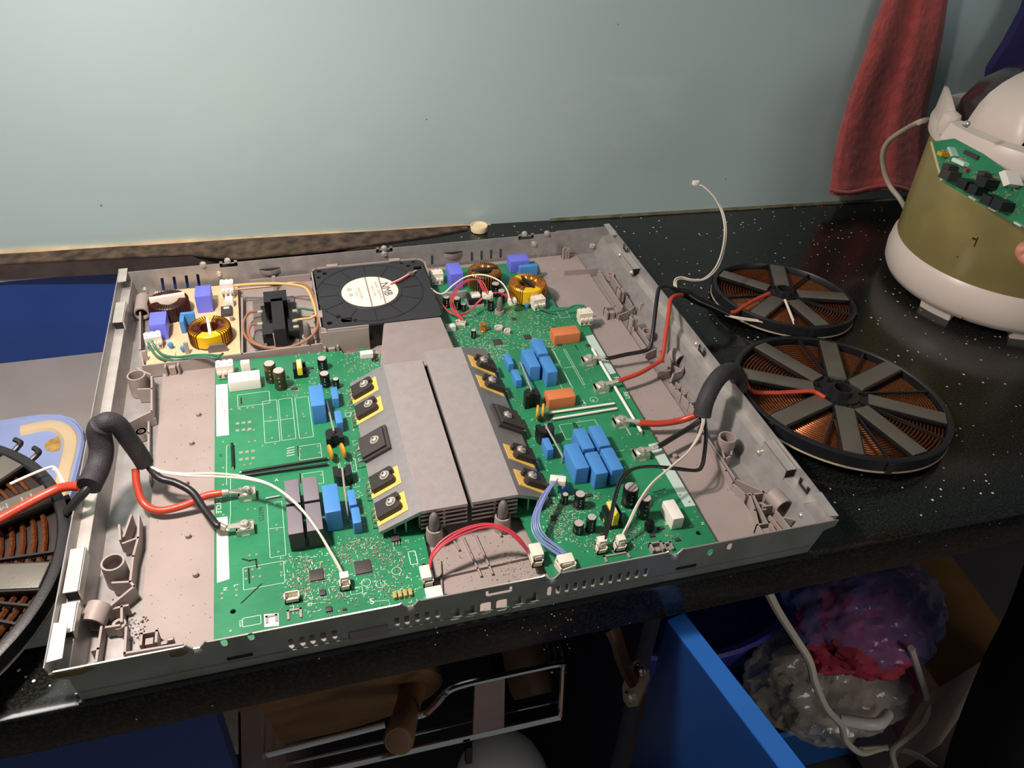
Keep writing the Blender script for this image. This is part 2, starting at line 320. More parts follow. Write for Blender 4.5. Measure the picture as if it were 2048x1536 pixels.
m=MB(); st=[(88,890),(100,880),(118,872),(122,890),(118,902),(104,903),(92,900)]; m.plate([tuple(P(x,y,-.128)[:2]) for x,y in st],[],-.1279,-.1275); m.build('stain','stain',lid)
# ------------------------------------------------------------------ under the counter: wire rack and wooden things
rk=thing('wire_rack','chrome wire rack standing in the open cabinet under the worktop','rack',tuple(PY(900,1470,.06)-Vector((0,0,.2))))
m=MB(); m.tube([PY(x,y,.03) for x,y in ((826,1434),(850,1428),(872,1408),(895,1383),(930,1369),(1000,1353),(1060,1340),(1122,1328),(1126,1340),(1122,1430))],.0028,8,5); m.build('top_rail','chrome',rk)
m=MB(); m.tube([PY(x,y,.03) for x,y in ((500,1518),(640,1483),(770,1450))],.0028,8,3); m.build('rail','chrome',rk)
m=MB(); m.tube([PY(x,y,.03) for x,y in ((600,1552),(700,1530),(900,1484),(1120,1434))],.0030,8,3); m.build('rail','chrome',rk)
m=MB(); m.tube([PY(x,y,.13) for x,y in ((560,1530),(780,1480),(1010,1425),(1125,1400))],.0022,8,3); m.build('rail','chrome',rk)
for x in (1090,1103,1116):
    m=MB(); m.tube([PY(x,1272,.10),PY(x+9,1310,.07),PY(x+14,1345,.05)],.0015,6,3); m.build('upright','chrome',rk)
m=MB(); q=[PY(x,y,.031) for x,y in ((950,1372),(1010,1356),(1008,1458),(946,1472))]; m.add(q+[p+Vector((0,.003,0)) for p in q],[(0,1,2,3),(7,6,5,4),(0,4,5,1),(1,5,6,2),(2,6,7,3),(3,7,4,0)]); m.build('flat_strip','partition',rk,flat=True)
def disc_v(name,label,cat,px,py,Y,r,t,mt,tilt=0,n=40,extra=None):
    c=PY(px,py,Y); th=thing(name,label,cat,tuple(c-Vector((0,0,r))))
    ax=Vector((0,-math.cos(tilt),math.sin(tilt))); m=MB(); m.axis(c,c-ax*t,[(0,r-.003),(.1,r),(.9,r),(1,r-.003)],n); m.build('board' if t<.05 else 'body',mt,th); return th,c,ax
cbd,c,ax=disc_v('cutting_board','round wooden cutting board standing on edge in the wire rack','board',634,1425,.09,.118,.028,'wood',-.35)
pe=thing('rolling_pin','wooden rolling pin standing end-out between board and chrome rail','rolling pin',tuple(PY(798,1480,.0)))
a=PY(797,1483,-.005); b=PY(835,1340,.12); m=MB(); m.axis(a,b,[(0,.0105),(.02,.0122),(.25,.0112),(.5,.0108),(1,.016)],28); m.build('body','wood',pe)
m=MB(); m.axis(a-(b-a).normalized()*.0008,a,[(0,.0078),(1,.0098)],24); m.build('end_grain','woodd',pe)
pes,c,ax=disc_v('wooden_pestle','small wooden pestle end behind the chrome rail, beside the flat strip','pestle',1066,1392,.08,.022,.10,'woodd',-.5)
pot=thing('pot_lid','white enamel pot lid with a dark slot under the wire rack','lid',tuple(PY(1005,1530,.06)-Vector((0,0,.04))))
c=PY(1005,1540,.06); m=MB(); m.lathe(c.x,c.y,[(.050,c.z-.03),(.048,c.z-.012),(.040,c.z+.010),(.028,c.z+.022),(.012,c.z+.028),(.001,c.z+.029)],36); m.build('shell','white',pot)
q=PY(938,1508,.02); m=MB(); m.box(q.x-.003,q.y-.001,q.z-.016,q.x+.003,q.y+.004,q.z+.012); m.build('slot','blackg',pot)
# ------------------------------------------------------------------ right-hand open cabinet
fz=-.80
bs=thing('plastic_basin','violet-blue plastic basin tucked under the worktop beside the open door','basin',tuple(P(1430,1200,-.62)))
p1,p2,p3=[P(x,y,-.50) for x,y in ((1440,1312),(1555,1258),(1606,1190))]
def circ(a,b,c):
    ax,ay,bx,by,cx,cy=a.x,a.y,b.x,b.y,c.x,c.y; d=2*(ax*(by-cy)+bx*(cy-ay)+cx*(ay-by))
    ux=((ax*ax+ay*ay)*(by-cy)+(bx*bx+by*by)*(cy-ay)+(cx*cx+cy*cy)*(ay-by))/d; uy=((ax*ax+ay*ay)*(cx-bx)+(bx*bx+by*by)*(ax-cx)+(cx*cx+cy*cy)*(bx-ax))/d
    return ux,uy,math.hypot(ax-ux,ay-uy)
cx,cy,r=circ(p1,p2,p3)
M['basin']=mat('basin_violet','3a3f9c',.35,0,.08,10)
m=MB(); m.lathe(cx,cy,[(r*.78,-.66),(r*.80,-.665),(r*.97,-.51),(r,-.505),(r+.004,-.50),(r,-.495),(r*.96,-.50),(r*.78,-.65),(.001,-.655)],56); m.build('bowl','basin',bs)
cr=thing('storage_crate','blue plastic crate holding the plastic bag on the cabinet floor','crate',tuple(P(1620,1420,-.80)))
k=[P(x,y,-.68) for x,y in ((1548,1474),(1800,1408),(1700,1290),(1450,1330))]; cc=sum(k,Vector())/4
M['crate']=mat('crate_blue','1f5fa8',.35,0,.08,10)
m=MB(); inn=[cc+(p-cc)*.95 for p in k]; m.plate([tuple(p[:2]) for p in k],[[tuple(p[:2]) for p in inn]],-.81,-.68); m.build('wall','crate',cr,flat=True)
m=MB(); m.plate([tuple(p[:2]) for p in inn],[],-.812,-.80); m.build('base','crate',cr,flat=True)
m=MB(); m.tube([p for p in k],.006,8,1,closed=True); m.build('rim',mat('crate_rim','2a6fbe',.35),cr)
M['film']=mat('clear_film','d8d2c4',.10,0,.1,30,1.0,45,alpha=.42,spec=1); M['filmb']=mat('blue_film','7d90d8',.12,0,.1,30,.9,70,alpha=.30,spec=.8)
def blob(name,c,rx,ry,rz_,mt,parent,seed,amp=.12,n=44,fr=3.2):
    rnd=random.Random(seed); from mathutils import noise; m=MB(); rings=[]
    for i in range(n+1):
        th=PI*i/n; row=[]
        for j in range(2*n):
            ph=2*PI*j/(2*n); d=Vector((math.sin(th)*math.cos(ph),math.sin(th)*math.sin(ph),math.cos(th)))
            nn=noise.noise(d*fr+Vector((seed,0,0)))+.5*noise.noise(d*fr*2.7+Vector((0,seed,0)))+.3*abs(noise.noise(d*fr*7+Vector((0,0,seed))))
            s=1+amp*nn*2; row.append(Vector(c)+Vector((d.x*rx,d.y*ry,d.z*rz_))*s)
        rings.append(row)
    m.rings(rings,1); return m.build(name,mt,parent,ang=25)
c=P(1668,1352,-.60)
bg=thing('plastic_bag','clear crinkled plastic bag with a white roll inside, standing in the blue crate','bag',(c.x,c.y,-.75))
blob('film',c,.128,.095,.080,'film',bg,3,.08,64,2.6)
blob('stuffing',(c.x,c.y,c.z-.01),.100,.074,.060,mat('dull_cream','b8ad94',.6,0,.15,14),bg,5,.05,44)
q=P(1678,1345,-.54); m=MB(); m.tube([(q.x-.04,q.y-.065,q.z),(q.x,q.y-.085,q.z+.006),(q.x+.035,q.y-.07,q.z-.01)],.0085,10,4); m.build('white_roll','white',bg)
c=P(1728,1212,-.44)
rb_=thing('red_bundle','crumpled red bundle wrapped in blue-tinted clear film on top of the cream bag','bag',(c.x,c.y,c.z-.09))
blob('wrapping',c,.112,.095,.062,'filmb',rb_,11,.07,64,2.2)
blob('cloth',(c.x-.02,c.y-.02,c.z-.01),.092,.076,.048,mat('dark_red_cloth','a83040',.7,0,.3,20,.5,100),rb_,8,.07,44)
# carton
bx=thing('cardboard_carton','brown cardboard carton with a printed pink side, right of the plastic bags','box',tuple(P(1900,1350,-.80)))
T=-.50; tp=[P(x,y,T) for x,y in ((1880,1372),(2028,1282),(1893,1098),(1730,1150))]
M['card']=mat('cardboard','7a5426',.7,0,.12,20); M['cardw']=mat('carton_pale_side','b79c8c',.6,0,.12,15)
m=MB(); m.plate([tuple(p[:2]) for p in tp],[],T-.003,T); m.build('lid_flap','card',bx,flat=True)
ins=[sum(tp,Vector())/4+(p-sum(tp,Vector())/4)*.985 for p in tp]
m=MB(); m.plate([tuple(p[:2]) for p in ins],[],T-.29,T-.003); m.build('side_walls','cardw',bx,flat=True)
m=MB(); f0,f1=ins[0],ins[3]; nn=(f1-f0).normalized(); out=Vector((-nn.y,nn.x,0)); out=-out if out.dot(f0-ins[1])<0 else out
for i,(u0,u1,z0,z1,cl) in enumerate(((.05,.45,-.16,-.02,'8a5f6a'),(.10,.32,-.13,-.07,'4a5aa8'),(.2,.42,-.2,-.14,'4a8a9c'),(.12,.25,-.06,-.03,'b03a5a'))):
    a=f0+nn*(f1-f0).length*u0+out*.0006*(i+1); b=f0+nn*(f1-f0).length*u1+out*.0006*(i+1); mm=MB(); q=[Vector((a.x,a.y,T+z0)),Vector((b.x,b.y,T+z0+.02)),Vector((b.x,b.y,T+z1)),Vector((a.x,a.y,T+z1-.02))]
    mm.add(q+[p-out*.0005 for p in q],[(0,1,2,3),(7,6,5,4),(0,4,5,1),(1,5,6,2),(2,6,7,3),(3,7,4,0)]); mm.build('print',mat('print%d'%i,cl,.6),bx,flat=True)
# extension lead
cb=MB(); cb.tube(pz((1534,1180,-.10),(1556,1222,-.18),(1590,1275,-.26),(1618,1320,-.29),(1630,1365,-.33),(1652,1415,-.40),(1682,1450,-.48),(1692,1482,-.55),(1722,1506,-.61),(1752,1500,-.65),(1778,1492,-.68)),.0044,8,5)
tag(cb.build('mains_lead','whitew'),'off-white mains lead hanging in front of the cream plastic bag','cable')
cb=MB(); cb.tube(pz((1822,1296,-.40),(1840,1350,-.48),(1855,1400,-.55),(1850,1440,-.60),(1815,1475,-.64),(1786,1500,-.67),(1790,1530,-.70),(1800,1560,-.72)),.0044,8,5); cb.tube(pz((1722,1500,-.62),(1780,1496,-.68),(1830,1508,-.70),(1870,1534,-.72)),.0044,8,5)
tag(cb.build('mains_lead','whitew'),'off-white mains lead looping down past the printed carton side','cable')
q=P(1727,1462,-.80); m=MB(); m.lathe(q.x,q.y,[(.050,-.812),(.053,-.79),(.050,-.77),(.046,-.77),(.048,-.79),(.046,-.812)],32); tag(m.build('glass_bowl',mat('dark_glass','5a5a66',.1,0,alpha=.5)),'small dark glass bowl on the floor beside the mains lead','bowl')
# ================================================================== CHASSIS
W_,D_,H_=.556,.491,.036
M['tray']=mat('tray_plastic','9b8f89',.5,0,.05,25,.12,700); M['dark']=mat('opening_dark','0c0d0f',.8)
M['dirtstain']=mat('oily_stain','5f5630',.4,0,.4,120)
ch=thing('cooktop_chassis','opened zinc and grey plastic cooktop chassis lying on the black worktop','chassis',(W_/2,D_/2,0))
xz=lambda m:(setattr(m,'v',[Vector((a.x,a.z,a.y)) for a in m.v]),m)[1]
m=MB(); m.box(.0125,.001,.0002,.5370,.490,.0022); m.build('base_plate','steel',ch,flat=True)
for s in (0,1):
    X=(lambda x:x) if not s else (lambda x:W_-x)
    pr=[(.0135 if not s else .0200,.0015),(.0105,.0235),(.0022,.0245),(.0004,.036)]
    m=MB(); m.wall([(X(a),b) for a,b in pr],.004,.4905,.0009); xz(m); m.build('side_wall','steel',ch,flat=True)
    m=MB(); m.wall([(X(.0105),.0243),(X(.0022),.0247)],.03,.47,.0006); xz(m); m.build('ledge',mat('zinc_bright','cfcac2',.4,.6,.08,60,.2,90),ch,flat=True)
def capsule(x,z,w,h,n=5):
    r=w/2; o=[]
    for i in range(n+1): a=PI*i/n; o.append((x+r*math.cos(a),z+h/2-r+r*math.sin(a)))
    for i in range(n+1): a=PI+PI*i/n; o.append((x+r*math.cos(a),z-h/2+r+r*math.sin(a)))
    return o
def rr(x,z,w,h): c=.0012; return [(x-w/2+c,z-h/2),(x+w/2-c,z-h/2),(x+w/2,z-h/2+c),(x+w/2,z+h/2-c),(x+w/2-c,z+h/2),(x-w/2+c,z+h/2),(x-w/2,z+h/2-c),(x-w/2,z-h/2+c)]
holes=[]
for x,y in ((582,1286),(604.6,1281),(625,1277),(646.6,1272),(668.6,1267),(794,1241),(814,1238),(834.6,1233),(854.6,1229),(875,1225)):
    q=PY(x,y+1); holes.append(capsule(q.x,q.z,.0035,.0105))
for i,(x,y) in enumerate(((909,1228),(939,1222),(971,1216),(1003,1210),(1033,1203),(1063,1196))):
    q=PY(x,y); holes.append(rr(q.x,q.z,.0078,.0125))
for i in range(12):
    q=PY(1098.5+i*17.55,1182-i*3.42); holes.append(capsule(q.x,q.z,.0032,.0100))
for x,y in ((448,1285),(502,1273),(1420,1104),(1459,1093)):
    q=PY(x,y); holes.append(capsule(q.x,q.z,.0042,.0075,4))
def U(x,z,w=.0125,h=.008,t=.0022):
    return [(x-w/2,z+h),(x-w/2,z),(x-w/2+.001,z-.001),(x+w/2-.001,z-.001),(x+w/2,z),(x+w/2,z+h),(x+w/2-t,z+h),(x+w/2-t,z+t),(x-w/2+t,z+t),(x-w/2+t,z+h)]
q=PY(998,1183); holes.append(U(q.x,q.z-.002,.019,.005,.002))
top=[]
for nx in (.4182,.3244,.2243,.088):
    top+=[(nx+.0075,.0358),(nx+.006,.0368),(nx+.0045,.0345),(nx+.002,.0318),(nx-.002,.0318),(nx-.0045,.0345),(nx-.006,.0368),(nx-.0075,.0358)]
outer=[(.0135,.0015),(.5360,.0015),(.5440,.0262),(.5530,.0290),(.5545,.0350),(.5500,.0358)]+top+[(.006,.0358),(.0030,.0345),(.0060,.0290),(.0125,.0262)]
m=MB(); m.plate(outer,holes,0,.0009,lambda a,b,c:(a,c-.0002,b)); fw=m.build('front_wall','steelw',ch,flat=True)
for nx in (.4182,.3244,.2243,.088):
    m=MB(); m.axis((nx,-.0016,.0285),(nx,.0002,.0285),[(0,.0012),(.6,.0032),(1,.0042)],14); m.build('dimple','tin' if 0 else 'steel',fw)
m=MB(); m.tube([(a,.0003,b) for a,b in outer[5:-3]],.0007,5,1); m.build('rolled_edge',mat('zinc_edge','d8d2c8',.35,.7),fw)
for a_,b_ in((.250,.272),(.296,.320)): m=MB(); m.box(a_,.0035,.004,b_,.0045,.0235); m.build('baffle','steelw',fw,flat=True)
m=MB(); m.box(.012,-.0022,.0003,.536,.0005,.0030); m.build('seal','black',fw,flat=True)
m=MB(); m.box(.012,-.0012,.0105,.535,-.0002,.0115); m.build('crease','steelw',fw,flat=True)
q=PY(738,1262); m=MB(); m.box(q.x-.013,-.0016,q.z-.005,q.x+.013,.0003,q.z+.004); m.build('latch','plasticd',fw,flat=True)
for x,y in ((480,1322),(1372,1143)):
    q=PY(x+0,y-10); m=MB(); m.box(q.x-.008,-.0009,q.z-.0012,q.x+.008,.0002,q.z+.0012); m.build('slot','dark',fw,flat=True)
for x0,x1,z in((.004,.030,.0325),(.072,.083,.0310)):
    m=MB(); m.prism([(x0,z-.002),(x1*.6+x0*.4,z-.0035),(x1,z),(x1*.7+x0*.3,z+.0028),(x0,z+.0022)],-.0006,.0001,lambda a,b,c:(a,c,b)); m.build('stain','dirtstain',fw,flat=True)
# back wall
holes=[]; Yb=.4902
def slant(x0,y0,x1,y1,w=.0030):
    a=PY(x0,y0,Yb); b=PY(x1,y1,Yb); return [(a.x-w/2,a.z),(b.x-w/2,b.z),(b.x+w/2,b.z),(a.x+w/2,a.z)]
for x,y in ((323.7,556),(347.6,553.5),(372,551),(395,548.5)): holes.append(slant(x,y,x+4,y+26))
for x,y in ((944,504),(963.4,501.5),(982.5,499.5),(1001.6,497.5),(864.5,511)): holes.append(slant(x,y,x,y+19))
for x,y in ((458,533),(769,504.5),(1052,478)): q=PY(x,y,Yb); holes.append(U(q.x,q.z,.0185,.0065,.0032))
m=MB(); m.plate([(.002,.0015),(.553,.0015),(.5545,.0345),(.548,.0362),(.4875,.0362),(.4845,.0352),(.4775,.0352),(.473,.0340),(.003,.0340),(.0015,.030)],[h if area2(h)>0 else h[::-1] for h in holes],0,.0009,lambda a,b,c:(a,Yb+c,b)); bw=m.build('back_wall','steel',ch,flat=True)
for x,y in ((406,529.5),(438,548),(455,522),(768,497),(769,508),(1049,468),(1068,488),(1094,467),(290,581),(1184.5,492)):
    q=PY(x,y,Yb-.0006); m=MB(); m.axis(q+Vector((0,.0008,0)),q-Vector((0,.0022,0)),[(0,.0036),(.35,.0034),(.6,.0022),(1,.0020)],14); rv=m.build('rivet','tin',bw)
for x,y in ((540,541),(906,508)):
    q=PY(x,y,Yb); m=MB()
    rs=[]
    for i in range(9):
        t=i/8; a=PI*t; rs.append((q.x-.0115+.023*t, math.sin(a)*.0060))
    n=[]
    for i in range(9):
        x_,d_=rs[i]; n.append([(x_,Yb-.0001,q.z+.002),(x_,Yb-d_,q.z+.002+.0005),(x_,Yb-d_*.75,q.z-.003),(x_,Yb-.0001,q.z-.0085*math.sin(PI*(.15+.7*i/8)))])
    m.rings(n,1); m.build('scoop','steel',bw)
    m=MB(); m.plate([(a,Yb-b*.85-.0001) for a,b in rs][::-1],[],q.z+.0026,q.z+.0029); m.build('opening','dark',bw,flat=True)
# folded tabs and brackets on the rims
def tab(pts,z,name='tab',h=.0009,mt=None,base=None):
    q=[P(x,y,z) for x,y in pts]; m=MB(); m.plate([tuple(p[:2]) for p in q],[],z-h,z); return m.build(name,mt or MATS['zinc_bright'],ch,flat=True)
tab([(107,1246),(135,1244),(124,1316),(92,1325)],.0365); tab([(237,538),(255,536),(252,561),(234,564)],.0362)
tab([(1207.5,448),(1218.6,447),(1234,468.7),(1223.6,470.4)],.0368); tab([(1624,986),(1643,984),(1677.5,1031),(1661,1032)],.0368)
for pts,z in (([(135.5,1099.6),(167,1099.6),(150,1182),(123,1182)],.0335),([(226.5,605.5),(247,605.5),(242,643),(222,643)],.0335),([(1244,506),(1256,505),(1281,534),(1268,537)],.0335),([(1534,882),(1553,880),(1595.5,936.6),(1577,938.6)],.0335),([(142,1205),(155,1203),(147,1262),(133,1262)],.031)):
    q=[P(x,y,z) for x,y in pts]; xa=min(p.x for p in q); xb=max(p.x for p in q); ya=min(p.y for p in q); yb=max(p.y for p in q)
    if xa<.2: xa,xb=.0022,.0118
    else: xa,xb=.5445,.5538
    m=MB(); m.box(xa,ya,z-.0009,xb,yb,z); inner=xb if xa<.2 else xa
    m.box(inner-.0005,ya,.0235,inner+.0005,yb,z)
    m.build('bracket',MATS['zinc_bright'],ch,flat=True)
    m=MB(); m.box(xa+.001,ya+.0005,.025,xb-.0012,ya+.0012,z-.001); m.build('opening','dark',ch,flat=True)
for x,y in ((1331,697),(1405,707),(1606,968),(1316,692)):
    pass
for (x,y) in ((1404,702),(1608,972),(1252,498)):
    q=PX(x,y,.5532); m=MB(); a=q.y; z=q.z
    m.prism([(a+.0065,z+.004),(a+.0065,z-.003),(a-.0065,z-.003),(a-.0065,z+.004),(a-.0045,z+.004),(a-.0045,z-.0008),(a+.0045,z-.0008),(a+.0045,z+.004)],.5524,.5530,lambda a,b,c:(c,a,b)); m.build('slot','dark',ch,flat=True)
for x,y,z in ((1518,905,.02),(1603,1031,.016),(1393,688,.03),(1238,574,.012),(1240,510,.014),(1263,545,.012)):
    q=PX(x,y,.5430); m=MB(); m.axis(q+Vector((.001,0,0)),q-Vector((.002,0,0)),[(0,.0030),(.6,.0028),(1,.0018)],12); m.build('dimple','tin',ch)
# ---- plastic tray
tr=MB(); tr.box(.0455,.0035,.0022,.5120,.4865,.0052); tray=tr.build('base_tray','tray',ch,flat=True)
def ribs(name,pls,z0,z1,t,mt='tray'):
    m=MB()
    for pl in pls: m.wall([tuple(P(x,y,z1)[:2]) for x,y in pl],z0,z1,t)
    return m.build(name,mt,tray,flat=True)
ribs('rib_frame',[[(258,844),(303,822),(303,777),(303,750),(273,736)],[(303,777),(276,778)]],.003,.018,.0016)
ribs('rib_frame',[[(262,846),(310,836)],[(297,838),(297,905)],[(262,868),(297,866)],[(297,905),(300,960)]],.003,.010,.0015)
ribs('rib_frame',[[(277,1030),(276,1075),(266,1112),(260,1163),(268,1172),(212,1218)],[(276,1075),(246,1086)],[(238,1050),(240,1078)],[(262,1030),(247,1072)],[(260,1163),(225,1165)]],.003,.016,.0016)
ribs('rib_frame',[[(205,1222),(255,1210)],[(243,1212),(243,1242)],[(238,1250),(212,1254)],[(252,1255),(249,1306)],[(249,1306),(364,1287)],[(203,1250),(192,1322)],[(184,1300),(196,1297)]],.003,.013,.0016)
ribs('rib_frame',[[(1197,540),(1245,613)],[(1130,541),(1197,536)],[(1224,550),(1256,596),(1264,610)],[(1238,630),(1258,622),(1268,612)],[(1262,640),(1268,661),(1292,694)],[(1278,655),(1303,692)],[(1256,640),(1262,652)]],.003,.012,.0015)
ribs('rib_frame',[[(1292,706),(1313,697),(1330,705)],[(1313,722),(1340,735)],[(1330,705),(1345,730),(1365,740)],[(1340,765),(1347,746),(1366,740)],[(1340,765),(1388,815),(1405,859),(1420,885)],[(1353,765),(1398,808)],[(1352,778),(1362,774)],[(1362,790),(1374,786)],[(1378,806),(1390,802)],[(1318,745),(1340,740)],[(1366,740),(1366,720)]],.003,.012,.0015)
ribs('rib_frame',[[(1400,862),(1452,941),(1466,966)],[(1418,880),(1471,958),(1526,983)],[(1466,966),(1492,990),(1500,987)],[(1440,886),(1450,918)],[(1450,918),(1462,911),(1466,880)]],.003,.013,.0016)
ribs('rib_frame',[[(1498,990),(1532,984)],[(1506,989),(1534,1045)],[(1526,983),(1533,990)],[(1540,1032),(1566,1063)],[(1553,1022),(1585,1062)],[(1568,1035),(1585,1038)],[(1527,1012),(1545,1010)],[(1500,990),(1510,1020),(1517,1050)]],.003,.013,.0016)
ribs('partition_wall',[[(285,731),(484,707),(620,690),(767,667)]],.003,.017,.0016)
for pl__ in ([(280,620),(280,700),(287,731)],[(484,590),(484,707)],[(500,560),(618,548)],[(622,565),(632,692)]): ribs('partition_wall',[pl__],.003,.014,.0016)
ribs('rib_frame',[[(870,1155),(1062,1112)],[(925,1072),(962,1150)],[(950,1068),(985,1146)],[(895,1060),(918,1098)],[(985,1042),(1002,1070)],[(880,1120),(884,1185)]],.0045,.0075,.0013)
def socket(x,y,zt,r,name='socket',z0=.003,t=.0014):
    q=P(x,y,zt); m=MB(); m.lathe(q.x,q.y,[(r*1.06,z0),(r,zt),(r-t,zt),(r-t,z0+.001),(.0005,z0+.001)],26); return m.build(name,'tray',tray)
socket(272,750,.0235,.0080); socket(225,1124,.0235,.0080); socket(1455,874,.0225,.0078); socket(1296,662,.014,.0062)
for x,y in ((282.5,863),(238,1248),(1522.7,1012.8),(1221,548),(66+216,863)): 
    q=P(x,y,.0105); m=MB(); m.lathe(q.x,q.y,[(.0048,.003),(.0046,.0108),(.0024,.0108),(.0022,.004),(.0003,.004)],20); m.build('screw_boss','tray',tray)
for a,b,r in (((200,1212,.014),(184,1250,.012),.0085),((287,597,.014),(283,628,.012),.0075),((1545,990,.013),(1568,1015,.013),.0075),((1345,708,.012),(1362,722,.012),.0070)):
    p0,p1=P(*a),P(*b); ax=(p1-p0).normalized(); m=MB(); m.axis(p0,p1,[(0,r),(1,r),(1,r*.78),(.15,r*.78)],22); m.build('tube_guide','tray',tray)
for x,y in ((396,826),(382,883),(371,963),(375,1069),(390,1146),(1144,820-12),(1350,910),(1300,985)):
    q=P(x,y,.008); m=MB(); m.cyl(q.x,q.y,.005,.0022,.0034,14,.0004); m.build('stud','tray',tray)
def post(x,y,zt,r=.0062):    # support post with a rounded rubber tip
    q=P(x,y,zt); m=MB(); zc=zt-.016
    m.lathe(q.x,q.y,[(r*1.12,.004),(r,zc),(r-.0014,zc),(r-.0014,zc-.006),(.0005,zc-.006)],26); a=m.build('support_post','tray',tray)
    m=MB(); m.lathe(q.x,q.y,[(r*.62,zc-.006),(r*.66,zc+.006),(r*.6,zt-.005),(r*.42,zt-.0018),(r*.2,zt-.0003),(.0002,zt)],22); m.build('rubber_tip',mat('grey_rubber','6e6866',.6),tray)
post(868,1026,.036); post(1007,1002,.036); post(612,645,.034,.0055); post(1000,594,.032,.0050)
def clip(x,y,w,d,h,rz=0,name='clip'):
    q=P(x,y,.006+h*.5); m=MB(); a=math.radians(rz)
    B=lambda x0,y0,z0,x1,y1,z1:m.box(x0,y0,z0,x1,y1,z1,lambda u,v,s:(q.x+u*math.cos(a)-v*math.sin(a),q.y+u*math.sin(a)+v*math.cos(a),s))
    B(-w/2,-d/2,.005,-w/2+.0016,d/2,.005+h); B(w/2-.0016,-d/2,.005,w/2,d/2,.005+h); B(-w/2,d/2-.0014,.005,w/2,d/2,.005+h); B(-w*.22,-d*.4,.005,w*.22,d*.1,.005+h*.8)
    return m.build(name,'tray',tray,flat=True)
clip(345,735,.013,.010,.011); clip(663,698,.014,.009,.012); clip(1222,625,.013,.011,.010); clip(300,1282,.011,.010,.010); clip(1530,1062,.012,.010,.010); clip(1312,1100,.010,.008,.012); clip(1335,1098,.007,.007,.010); clip(1233,1118,.02,.006,.008); clip(590,1232,.010,.008,.008); clip(544,1242,.008,.006,.008)
clip(1150,640,.008,.008,.006); clip(1240,588,.006,.010,.014); clip(1265,645,.006,.010,.016); clip(1131,505,.008,.006,.014)
for x,y,h in ((374,700,.020),(552,680,.018),(549,565,.018),(291,715,.018),(330,1290,.008),(343,1284,.01),(1282,614,.012)):
    q=P(x,y,.006+h*.5); m=MB(); m.rb(q.x,q.y,.005,.0042,.0028,h,.0005); m.build('prong','tray',tray)
# oval cable tab over the partition
q=P(436,700,.014); m=MB(); m.prism([(q.x-.009,.005),(q.x+.009,.005),(q.x+.009,.017),(q.x+.006,.0205),(q.x-.006,.0205),(q.x-.009,.017)],q.y-.001,q.y+.001,lambda a,b,c:(a,c,b)); m.build('cable_tab','plasticd',tray,flat=True)
# ---- debris
rnd=random.Random(4); m=MB()
def crumbs(m,n,xa,xb,ya,yb,z,s0,s1):
    for i in range(n):
        x,y=rnd.uniform(xa,xb),rnd.uniform(ya,yb); s=rnd.uniform(s0,s1); m.box(x,y,z,x+s,y+s*rnd.uniform(.5,1),z+s*.5)
crumbs(m,120,.048,.093,.02,.33,.0052,.0002,.0006); crumbs(m,80,.47,.51,.05,.35,.0052,.0002,.0007); crumbs(m,60,.035,.050,.035,.055,.0052,.0005,.0012); crumbs(m,60,.25,.32,.02,.075,.0052,.0003,.0008); crumbs(m,30,.018,.04,.055,.08,.0022,.0005,.0016)
o=m.build('debris',mat('crumbs','4a3424',.8),tray,flat=True); o['kind']='stuff'
# ================================================================== AIR DUCT + FAN
du_=thing('air_duct','flat grey plastic air duct cover between the square fan and the heat sinks','duct',(.285,.31,.006))
m=MB(); m.plate([(.2575,.3385),(.244,.2700),(.2450,.262),(.318,.262),(.3155,.285),(.3140,.3385)],[],.0325,.0345); m.build('cover','plastic',du_,flat=True)
m=MB(); m.wall([(.2575,.3385),(.2445,.2720),(.2445,.262)],.006,.0325,.0018); m.wall([(.3140,.3385),(.3160,.285),(.3175,.262)],.006,.0325,.0018); m.build('side_wall','plastic',du_,flat=True)
fx0,fx1,fy0,fy1=.1985,.3165,.3405,.4575
fan=thing('cooling_fan','square black blower fan with round cream label','fan',((fx0+fx1)/2,(fy0+fy1)/2,.006))
FC=P(740,582,.0352); fcx,fcy=FC.x,FC.y
def rrect(x0,y0,x1,y1,r,n=5):
    o=[]
    for cx_,cy_,a0 in ((x1-r,y1-r,0),(x0+r,y1-r,90),(x0+r,y0+r,180),(x1-r,y0+r,270)):
        for i in range(n+1): a=math.radians(a0+90*i/n); o.append((cx_+r*math.cos(a),cy_+r*math.sin(a)))
    return o
def circ_(x,y,r,n=12): return [(x+r*math.cos(2*PI*i/n),y+r*math.sin(2*PI*i/n)) for i in range(n)]
def pxh(x,y,r): q=P(x,y,.0342); return circ_(min(max(q.x,fx0+r+.0015),fx1-r-.0015),min(max(q.y,fy0+r+.0015),fy1-r-.0015),r)
hl=[pxh(638,541,.0027),pxh(649.5,547,.0027),pxh(637.5,555,.0024),pxh(803,525.5,.0022),pxh(827,523.5,.0024),pxh(817,531.5,.0026),pxh(659.5,646,.0030),pxh(677,633,.0028),pxh(711,640.5,.0024)]
hl.append([(.2163,.3530),(.2180,.3490),(.2265,.3485),(.2280,.3525),(.2270,.3565),(.2185,.3570)])
hl.append([(.3040,.4400),(.3060,.4370),(.3135,.4375),(.3135,.4440),(.3060,.4440)])
m=MB(); m.plate(rrect(fx0,fy0,fx1,fy1,.006),hl,.0320,.0342); m.build('top_plate','fanblack',fan,flat=True)
m=MB(); m.wall([(fx0+.043,fy0+.001),(fx0+.001,fy0+.001),(fx0+.001,fy1-.001),(fx1-.001,fy1-.001),(fx1-.001,fy0+.001),(fx1-.026,fy0+.001)],.008,.032,.0018); m.build('side_wall','fanblack',fan,flat=True)
m=MB(); m.cyl(fcx,fcy,.010,.040,.012,36); m.build('impeller','blackg',fan)
